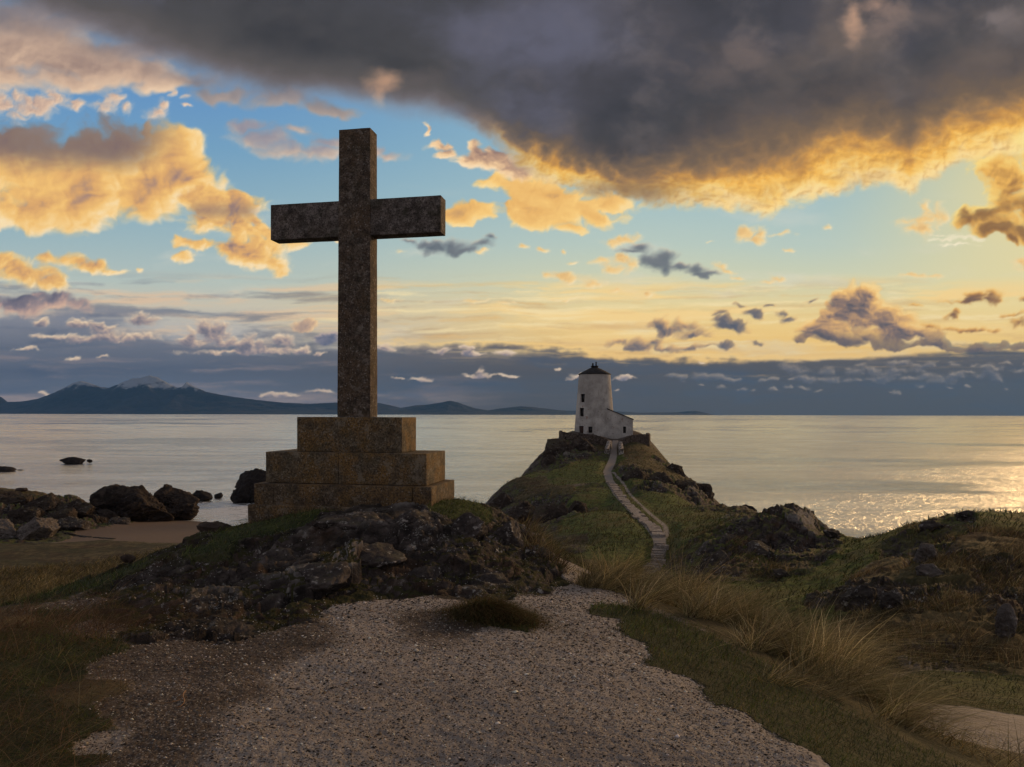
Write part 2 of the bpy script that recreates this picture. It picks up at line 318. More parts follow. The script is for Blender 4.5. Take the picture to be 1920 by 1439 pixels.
    # loose small clouds
    S = [(1.15, .455, .024, .010), (1.17, .450, .02, .010), (1.19, .447, .015, .008), (1.40, .440, .018, .013), (1.425, .437, .018, .014), (1.415, .450, .025, .009), (1.46, .439, .025, .005), (1.48, .468, .014, .004), (1.333, .454, .007, .003), (1.555, .430, .008, .006),
         (1.13, .492, .02, .009), (1.16, .490, .018, .014), (1.185, .500, .022, .014), (1.155, .505, .03, .009), (1.025, .515, .012, .008), (1.05, .520, .020, .007), (1.075, .526, .018, .007), (1.12, .533, .018, .008), (1.155, .545, .02, .004), (1.35, .498, .016, .008), (1.365, .507, .02, .005), (1.385, .519, .014, .004), (1.455, .522, .016, .007), (1.44, .528, .018, .004),
         (1.075, .495, .014, .004), (1.215, .55, .010, .007), (.975, .465, .010, .004), (1.01, .47, .012, .004), (.755, .471, .007, .004), (1.05, .47, .006, .005), (.91, .472, .02, .004),
         (1.71, .516, .032, .005), (1.74, .517, .025, .004), (1.91, .490, .020, .008), (1.93, .50, .03, .008), (1.725, .418, .035, .020), (1.70, .415, .018, .014), (1.75, .405, .02, .024), (1.73, .385, .012, .014), (1.71, .43, .03, .010), (.735, .564, .03, .004), (.89, .566, .03, .004), (.95, .57, .03, .003), (1.06, .563, .04, .002)]
    col, _ = layer(col, S, 1.2, 24, (.65, .3), [(0, (176, 136, 98)), (.25, (222, 172, 110)), (.5, (248, 204, 134)), (.8, (255, 224, 164)), (1, (255, 234, 190))], 340, soft=1.5, grow=.75, opacity=.95, dist=.014, dens=.55, warp=.7, thin=(244, 216, 166), relief=.45)
    S2 = [(1.78, .447, .04, .004), (1.82, .443, .05, .005), (1.76, .438, .03, .002), (1.80, .455, .04, .002)]
    col, _ = layer(col, S2, .9, 16, (.5, .3), [(0, (240, 226, 190)), (1, (252, 240, 206))], 345, soft=1.0, anis=4)
    Dk = [(.80, .455, .024, .006), (.82, .465, .022, .008), (.855, .462, .025, .011), (.87, .472, .018, .006), (.90, .460, .02, .008), (.915, .448, .014, .005), (.77, .45, .012, .003), (1.225, .488, .016, .010), (1.245, .482, .016, .012), (1.25, .50, .014, .012), (1.275, .498, .022, .005), (1.31, .502, .018, .008), (1.33, .512, .02, .005), (1.20, .462, .018, .006), (1.185, .47, .02, .005)]
    col, _ = layer(col, Dk, 1.5, 24, (.3, -.8), [(0, (96, 104, 112)), (.5, (128, 128, 132)), (1, (216, 190, 160))], 350, soft=1.9, dist=.012, dens=1.2, kind='fbm', opacity=.92, grow=.95)
    # brown cloud beside the glow
    R = [(1.87, .31, .05, .03), (1.885, .34, .035, .05), (1.90, .385, .05, .03), (1.85, .405, .045, .022), (1.82, .395, .025, .018), (1.87, .43, .05, .014), (1.93, .44, .04, .014), (1.95, .40, .04, .04), (1.83, .41, .03, .02), (1.98, .33, .05, .06), (2.05, .40, .09, .06), (1.89, .45, .02, .008), (1.94, .30, .04, .04)]
    def pR(cc, f, lit, X, Y, w): return mixc(cc, (132, 96, 62), .8 * sstep(f, .35, 1.1) * sstep(Y, .34, .40))
    col, _ = layer(col, R, .95, 12, (-.35, -.75), [(0, (140, 102, 66)), (.3, (184, 134, 72)), (.6, (240, 184, 92)), (1, (255, 220, 130))], 360, soft=.5, dist=.035, dens=.8, post=pR, grow=.35)
    # the great dark cloud and its golden fringe
    e = interp(X, [(-1, -.12), (-.2, -.03), (0, .01), (.15, .062), (.3, .115), (.42, .158), (.6, .19), (.72, .205), (.82, .225), (.90, .27), (1.0, .33), (1.1, .365), (1.2, .385), (1.30, .395), (1.42, .390), (1.5, .37), (1.58, .352), (1.66, .35), (1.705, .372), (1.735, .34), (1.8, .30), (1.9, .28), (2.1, .25), (3, .3)])
    e1 = fbm(Xw * 5, Yw * 6, 6, .5, 370); e2 = fbm(Xw * 15, Yw * 20, 7, .55, 380, kind='puff')
    ks = sstep(X, .75, 1.0)
    ed = e - Y + .034 * e1 + (.004 + .010 * ks) * e2
    aD = sstep(ed, -.012 - .02 * (1 - ks), .012 + .030 * (1 - ks))
    wl = interp(X, [(.8, .035), (1.0, .045), (1.15, .055), (1.3, .09), (1.5, .11), (1.7, .11), (1.9, .11), (2.5, .2)])  # depth of the fringe
    edn = ed + .020 * fbm(Xw * 9, Yw * 15, 5, .5, 390) + .006 * e2
    t = edn / wl
    warmc = ramp3(t, [(-.2, (255, 226, 170)), (.12, (255, 218, 146)), (.28, (254, 204, 110)), (.46, (246, 184, 82)), (.62, (206, 150, 78)), (.80, (154, 120, 84)), (1.05, (118, 98, 80)), (1.5, (92, 82, 78)), (2.1, (76, 73, 75)), (3.0, (74, 72, 78))])
    coldc = ramp3(ed, [(-.05, (150, 152, 166)), (.0, (138, 132, 138)), (.025, (112, 104, 106)), (.055, (90, 85, 84)), (.10, (76, 74, 75)), (.2, (71, 70, 74))])
    brown = interp(X, [(.95, 0), (1.15, .55), (1.25, 1), (1.9, 1)])
    dk = mixc(coldc, warmc, sstep(X, .86, 1.06))
    # relief in the fringe: darker folds between lit lobes
    lobes = fbm(Xw * 7, Yw * 12, 6, .5, 400); sh = march(lobes, (.7, .5), 4, .03)
    rel = np.clip((lobes - sh) * 1.4, -1, 1)
    fr = sstep(X, .9, 1.05) * sstep(t, 1.6, .5)
    dk = mixc(dk, (255, 226, 140), np.clip(rel, 0, 1) * .55 * fr * sstep(t, .9, .3))
    dk = mixc(dk, (140, 102, 70), np.clip(-rel, 0, 1) * .60 * fr)
    puff = fbm(Xw * 26, Yw * 34, 6, .55, 430, kind='puff'); sp = march(puff, (.7, .5), 3, .008)
    pr = np.clip((puff - sp) * 1.6, -1, 1)
    dk = mixc(dk, (255, 236, 168), np.clip(pr, 0, 1) * .5 * fr * sstep(t, .8, .2))
    dk = mixc(dk, (176, 124, 66), np.clip(-pr, 0, 1) * .45 * fr * sstep(t, 1.2, .5))
    gap = np.exp(-(((X - 1.17) / .11) ** 2 + ((Y - .36) / .028) ** 2))
    dk = mixc(dk, (126, 104, 88), .75 * np.clip(gap * (1.0 + e1), 0, 1))
    # soft billows in the body
    b1 = fbm(Xw * 2.4 + 3, Yw * 3.6, 6, .5, 410); inner = sstep(t, 1.0, 1.8) * ks + sstep(ed, .05, .12) * (1 - ks)
    dk = mixc(dk, mixc(C((98, 97, 112)) + 0 * dk, C((112, 98, 90)), sstep(X, 1.05, 1.4)), .85 * inner * sstep(b1, -.05, .45))
    dk = mixc(dk, (56, 56, 60), .8 * inner * sstep(b1, .02, -.4))
    b2 = fbm(Xw * 7 + 3, Yw * 9, 6, .55, 420)
    dk = mixc(dk, (126, 114, 110), .38 * inner * sstep(b2, .0, .6) * (.35 + .65 * ks))
    dk = mixc(dk, (60, 58, 60), .38 * inner * sstep(b2, -.0, -.6))
    for (cx, cy, rx, ry, c_, k) in [(.725, .150, .030, .022, (206, 160, 128), .9), (.71, .19, .012, .02, (206, 160, 128), .8), (.80, .15, .06, .03, (110, 98, 96), .6), (.77, .215, .06, .014, (130, 138, 158), .7), (.62, .205, .05, .014, (128, 148, 176), .6), (.86, .21, .03, .02, (112, 118, 132), .6),
                                (1.60, .035, .018, .05, (206, 162, 132), .9), (1.64, .01, .05, .03, (196, 156, 132), .85), (1.66, .05, .04, .03, (150, 126, 114), .8), (1.73, .03, .09, .03, (118, 104, 98), .6), (1.40, .10, .045, .035, (130, 112, 104), .6), (1.35, .14, .09, .04, (112, 98, 92), .6), (1.87, .04, .05, .022, (160, 144, 140), .6), (1.90, .06, .08, .03, (120, 108, 104), .6), (1.05, .07, .12, .06, (98, 98, 114), .7),
                                (1.92, .265, .035, .03, (255, 232, 150), 1.0), (1.93, .24, .02, .03, (255, 246, 190), 1.0), (1.84, .30, .06, .02, (255, 220, 140), .8)]:
        d = 1 - np.hypot((Xw - cx) / rx, (Yw - cy) / ry)
        dk = mixc(dk, c_, k * .9 * sstep(d + .95 * b2 + .35 * e2 + .3 * w1x, -.55, 1.0))
    col = mixc(col, dk, aD)
    return xs, ys, np.clip(col, 0, 255)

# ------------------------------------------------------------------ object helpers
def mesh_np(name, verts, faces, mat=None, parent=None, smooth=False, attrs=None, link=True):
    """mesh object from numpy arrays; faces (n,3) or (n,4), or a list of such arrays"""
    me = bpy.data.meshes.new(name)
    fl = faces if isinstance(faces, list) else [faces]
    fl = [np.asarray(f, np.int32) for f in fl if len(f)]
    v = np.asarray(verts, np.float32)
    me.vertices.add(len(v)); me.vertices.foreach_set('co', v.ravel())
    nl = sum(f.size for f in fl); nf = sum(len(f) for f in fl)
    me.loops.add(nl); me.polygons.add(nf)
    me.loops.foreach_set('vertex_index', np.concatenate([f.ravel() for f in fl]))
    starts = []; k = 0
    for f in fl:
        starts.append(np.arange(len(f), dtype=np.int32) * f.shape[1] + k); k += f.size
    me.polygons.foreach_set('loop_start', np.concatenate(starts))
    if attrs:
        for an, av in attrs.items():
            av = np.asarray(av, np.float32)
            if av.ndim == 1:
                at = me.attributes.new(an, 'FLOAT', 'POINT'); at.data.foreach_set('value', av)
            else:
                if av.shape[1] == 3: av = np.concatenate([av, np.ones((len(av), 1), np.float32)], 1)
                at = me.attributes.new(an, 'FLOAT_COLOR', 'POINT'); at.data.foreach_set('color', av.ravel())
    me.update(calc_edges=True)
    if smooth: me.polygons.foreach_set('use_smooth', np.ones(nf, bool))
    if mat: me.materials.append(mat)
    o = bpy.data.objects.new(name, me)
    if parent is not None: o.parent = parent
    if link: COL.objects.link(o)
    return o
def grid_faces(n, m, wrap=False):
    """quads of a grid with n rows and m columns of vertices"""
    i = np.arange(n - 1)[:, None]; j = np.arange(m if wrap else m - 1)[None, :]
    j1 = (j + 1) % m
    return np.stack([i * m + j, i * m + j1, (i + 1) * m + j1, (i + 1) * m + j], -1).reshape(-1, 4)
def tag(o, label=None, cat=None, group=None, kind=None):
    if label: o['label'] = label
    if cat: o['category'] = cat
    if group: o['group'] = group
    if kind: o['kind'] = kind
    return o
def empty(name, loc, rz=0.0):
    o = bpy.data.objects.new(name, None); COL.objects.link(o)
    o.location = loc; o.rotation_euler = (0, 0, rz); o.empty_display_size = 0.3
    return o
def material(name):
    m = bpy.data.materials.new(name); m.use_nodes = True
    t = m.node_tree; t.nodes.clear(); return m, NT(t)
def finish(m, T, col, rough=0.9, height=None, strength=0.5, dist=0.02, spec=0.3, metal=0.0, normal=None, trans=None):
    b = T.n('ShaderNodeBsdfPrincipled')
    T.put(b.inputs['Base Color'], col); T.put(b.inputs['Roughness'], rough)
    T.put(b.inputs['Specular IOR Level'], spec); T.put(b.inputs['Metallic'], metal)
    if height is not None:
        bp = T.n('ShaderNodeBump'); T.put(bp.inputs['Height'], height)
        bp.inputs['Strength'].default_value = strength; bp.inputs['Distance'].default_value = dist
        T.t.links.new(bp.outputs[0], b.inputs['Normal'])
    o = T.n('ShaderNodeOutputMaterial'); T.t.links.new(b.outputs[0], o.inputs[0])
    m.cycles.emission_sampling = 'NONE'
    return b
def gpos(T):
    return T.n('ShaderNodeNewGeometry').outputs['Position']
def attr(T, name, out='Fac'):
    nd = T.n('ShaderNodeAttribute', attribute_name=name); return nd.outputs[out]
def at(px, py, D):
    """world point seen at pixel (px,py) of the 1920x1439 photograph, D metres ahead"""
    a = math.radians(-0.12); x, y = px - 960.0, 777.0 - py
    x, y = x * math.cos(a) + y * math.sin(a), -x * math.sin(a) + y * math.cos(a)
    return Vector((x / F * D, D, EYE + y / F * D))

# ------------------------------------------------------------------ sky dome
def build_sky():
    R = 60000.0
    st = 0.0015
    xs, ys, img = paint_sky(st)
    lin = img / 255.0
    lin = np.where(lin <= 0.04045, lin / 12.92, ((lin + 0.055) / 1.055) ** 2.4).astype(np.float32)
    th = np.concatenate([np.linspace(-math.pi, -0.72, 60)[:-1], np.arctan(np.linspace(math.tan(-0.72), math.tan(0.72), 1150)), np.linspace(0.72, math.pi, 60)[1:-1]])
    el = np.concatenate([np.linspace(-0.12, -0.012, 8)[:-1], np.arctan(np.linspace(-0.012, 0.66, 520)), np.linspace(math.atan(0.66), math.pi / 2 - 0.002, 40)[1:]])
    TH, E = np.meshgrid(th, el)
    dx = np.sin(TH) * np.cos(E); dy = np.cos(TH) * np.cos(E); dz = np.sin(E)
    yc = np.maximum(dy, 0.40)
    X = dx / yc * 1.331 + .960; Y = .777 - 1.331 * dz / yc
    fx = np.clip((X - xs[0]) / st, 0, len(xs) - 1.001); fy = np.clip((Y - ys[0]) / st, 0, len(ys) - 1.001)
    ix = fx.astype(int); iy = fy.astype(int); ax = (fx - ix)[..., None]; ay = (fy - iy)[..., None]
    c = (lin[iy, ix] * (1 - ax) + lin[iy, ix + 1] * ax) * (1 - ay) + (lin[iy + 1, ix] * (1 - ax) + lin[iy + 1, ix + 1] * ax) * ay
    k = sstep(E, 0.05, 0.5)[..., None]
    fill_deck = np.array([.46, .41, .40]) * (1 - k) + np.array([.26, .25, .27]) * k  # unseen sky behind and overhead, brightened as fill for camera-facing sides
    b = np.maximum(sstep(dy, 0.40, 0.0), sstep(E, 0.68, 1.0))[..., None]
    c = c * (1 - b) + fill_deck * b
    v = np.stack([dx * R, dy * R, dz * R + EYE], -1).reshape(-1, 3)
    m, T = material('evening_sky')
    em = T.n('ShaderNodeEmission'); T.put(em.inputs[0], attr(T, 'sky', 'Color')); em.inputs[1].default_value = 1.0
    o = T.n('ShaderNodeOutputMaterial'); T.t.links.new(em.outputs[0], o.inputs[0])
    m.cycles.emission_sampling = 'NONE'
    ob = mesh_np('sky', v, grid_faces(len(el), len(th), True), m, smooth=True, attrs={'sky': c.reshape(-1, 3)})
    ob.visible_shadow = False       # the sky does not shade the sun
    tag(ob, kind='structure')
build_sky()

# ------------------------------------------------------------------ sea
def build_sea():
    th = np.concatenate([np.linspace(-math.pi, -0.8, 40)[:-1], np.linspace(-0.8, 0.8, 200), np.linspace(0.8, math.pi, 40)[1:-1]])
    r = np.concatenate([[0.5], np.geomspace(20, 21500, 160)])
    R_, T_ = np.meshgrid(r, th, indexing='ij')
    v = np.stack([np.sin(T_) * R_, np.cos(T_) * R_, 0 * R_], -1).reshape(-1, 3)
    m, T = material('sea_water')
    p = gpos(T)
    px, py, pz = T.sep(p)
    dist = T.vm('LENGTH', p, out=1)
    # ripples: several sizes, each one fading out before it gets finer than the picture
    a1 = T.noise(T.vm('MULTIPLY', p, (1.5, .75, 1)), 1.1, 5, .66, 0.3)
    a2 = T.noise(T.vm('MULTIPLY', p, (1.5, .8, 1)), 0.30, 5, .6, 0.5)
    a3 = T.noise(T.vm('MULTIPLY', p, (1.3, 1.0, 1)), 0.07, 5, .6, 0.4)
    h = T.mul(a1, T.ss(dist, 900, 80, 0.04, 0.50))
    h = T.mad(a2, T.ss(dist, 2600, 200, 0.10, 0.75), h)
    h = T.mad(a3, T.ss(dist, 5000, 600, 0.3, 0.9), h)
    # calm and ruffled lanes
    lane = T.noise(T.vm('MULTIPLY', T.vm('ADD', p, (900, 300, 0)), (1.0, 2.2, 1)), 0.0050, 7, .66, 1.8)
    lane2 = T.noise(T.vm('MULTIPLY', p, (1.0, 2.4, 1)), 0.0013, 6, .65, 1.5)
    calm = T.ss(T.mad(T.sub(lane2, .5), .9, lane), .47, .60)
    lane3 = T.noise(T.vm('MULTIPLY', T.vm('ADD', p, (40, 90, 0)), (1.0, 2.6, 1)), 0.020, 7, .7, 1.6)
    rough = T.mix(calm, (.22, .22, .22, 1), (.10, .10, .10, 1))
    b = T.n('ShaderNodeBsdfPrincipled')
    T.put(b.inputs['Base Color'], T.mix(T.ss(lane3, .44, .60), (.80, .78, .74, 1), (1.0, .98, .92, 1))); b.inputs['Metallic'].default_value = 0.95
    T.put(b.inputs['Specular IOR Level'], .5)
    T.put(b.inputs['Roughness'], T.mad(calm, -.16, .27))
    b.inputs['IOR'].default_value = 1.6
    bp = T.n('ShaderNodeBump'); T.put(bp.inputs['Height'], h); bp.inputs['Distance'].default_value = 1.0
    T.put(bp.inputs['Strength'], T.mul(T.mad(calm, -.55, 1.0), T.ss(dist, 5000, 150, 0.42, 0.80)))
    T.t.links.new(bp.outputs[0], b.inputs['Normal'])
    # broken white water close to the shore
    fo = attr(T, 'foam')
    fn = T.noise(T.vm('MULTIPLY', p, (1, 1.6, 1)), 0.55, 7, .68, 0.8)
    fm = T.ss(T.mad(fo, .30, fn), .62, .78)
    fb = T.n('ShaderNodeBsdfDiffuse'); T.put(fb.inputs[0], (.62, .64, .66, 1))
    mx = T.n('ShaderNodeMixShader'); T.put(mx.inputs[0], fm); T.t.links.new(b.outputs[0], mx.inputs[1]); T.t.links.new(fb.outputs[0], mx.inputs[2])
    o = T.n('ShaderNodeOutputMaterial'); T.t.links.new(mx.outputs[0], o.inputs[0])
    x, y = v[:, 0], v[:, 1]
    foam = np.exp(-(((x + 36) / 16) ** 2 + ((y - 99) / 15) ** 2)) * 1.0
    foam = np.maximum(foam, .5 * np.exp(-(((x + 66) / 5) ** 2 + ((y - 168) / 6) ** 2)))
    for fx, fy, fr in ((-37, 100, 9), (-44, 108, 5), (-49, 92, 9), (-70, 104, 10), (27, 86, 5), (21, 66, 4), (-8, 95, 6)):
        foam = np.maximum(foam, .85 * np.exp(-(((x - fx) / fr) ** 2 + ((y - fy) / fr) ** 2)))
    ob = mesh_np('sea', v, grid_faces(len(r), len(th), True), m, attrs={'foam': foam})
    tag(ob, kind='structure')
build_sea()

# ------------------------------------------------------------------ far mountains
def build_mountains():
    D0 = 15500.0
    sky_l = [(-500, 745), (-300, 728), (-180, 735), (-100, 742), (-40, 738), (0, 748), (12, 758), (40, 757), (70, 752), (100, 741), (120, 731), (137, 722), (152, 718), (168, 722), (188, 729), (203, 731), (226, 722), (248, 713), (264, 712), (280, 707), (296, 711), (314, 721), (332, 730), (340, 729), (350, 719), (362, 727), (385, 737), (410, 742), (440, 747), (480, 752), (530, 757), (580, 759), (620, 757), (670, 756), (712, 757), (735, 762), (752, 766), (780, 761), (800, 760), (830, 755), (845, 752), (860, 756), (890, 766), (915, 770), (940, 766), (975, 762), (995, 763), (1030, 767), (1060, 770)]
    low = [(1060, 770), (1120, 770), (1160, 771), (1200, 773.0), (1240, 772.6), (1270, 772), (1290, 769.8), (1305, 769.4), (1320, 772), (1332, 775)]
    m, T = material('mountain_side')
    p = gpos(T)
    n1 = T.noise(p, 0.0011, 8, .6); n2 = T.noise(p, 0.006, 6, .6)
    px, py, pz = T.sep(p)
    c = T.mix(T.ss(n1, .4, .62), (.014, .016, .012, 1), (.030, .028, .020, 1))
    snow = T.ss(T.add(T.mad(n2, 420, pz), T.mul(n1, 380)), 930, 1040)
    c = T.mix(T.mul(snow, .55), c, (.60, .64, .72, 1))
    finish(m, T, c, .95, n2, 1.0, 60)
    def ridge(name, prof, D, deep):
        px_ = np.linspace(prof[0][0], prof[-1][0], int((prof[-1][0] - prof[0][0]) * 0.9))
        top = np.interp(px_, [q[0] for q in prof], [q[1] for q in prof])
        x = (px_ - 960) / F * D
        h = (777 + (960 - px_) * .0021 - top) / F * D + EYE
        h = np.maximum(h, 0)
        t = np.linspace(-1, 1, 61)
        Xg, Tg = np.meshgrid(x, t); Hg = np.broadcast_to(h, Xg.shape)
        wob = fbm(Xg / 900, Tg * 2.0, 6, .55, 500)
        prof_ = np.clip(1 - np.abs(Tg), 0, 1) ** 1.25
        rid = fbm(Xg / 700, Tg * 3.1 + 4, 7, .55, 510, kind='billow')
        side = sstep(np.abs(Tg), 0, .25)
        Z = Hg * prof_ * (1 - side * .45 * np.clip(.55 - .55 * rid, 0, 1)) - 30 * sstep(np.abs(Tg), .93, 1.0) - 4
        Z = Z + 4 * prof_ + 9 * (1 - side) * fbm(Xg / 140, Tg, 4, .5, 515) * np.clip(Hg / 300, .03, 1)
        Yg = D + Tg * deep + wob * deep * .12 * side
        v = np.stack([Xg, Yg, Z], -1).reshape(-1, 3)
        o = mesh_np(name, v, grid_faces(len(t), len(x)), m, smooth=True)
        tag(o, kind='structure'); return o
    ridge('mountains', sky_l, D0, 1500.0)
    ridge('headland', low, 17500.0, 900.0)
build_mountains()

# ------------------------------------------------------------------ haze
def build_haze():
    m, T = material('sea_haze')
    v = T.n('ShaderNodeVolumePrincipled')
    v.inputs['Color'].default_value = (.15, .40, .90, 1); v.inputs['Density'].default_value = 1.9e-5
    v.inputs['Anisotropy'].default_value = 0.2
    o = T.n('ShaderNodeOutputMaterial'); T.t.links.new(v.outputs[0], o.inputs['Volume'])
    B = 22500.0; z0, z1 = -16.0, 1000.0
    c = [(x, y, z) for z in (z0, z1) for x, y in ((-B, -B), (B, -B), (B, B), (-B, B))]
    f = [(3, 2, 1, 0), (4, 5, 6, 7), (0, 1, 5, 4), (1, 2, 6, 5), (2, 3, 7, 6), (3, 0, 4, 7)]
    ob = mesh_np('haze', c, np.array(f), m); tag(ob, 'thin bluish sea haze lying between the shore and the far mountains', 'haze', kind='stuff')
build_haze()

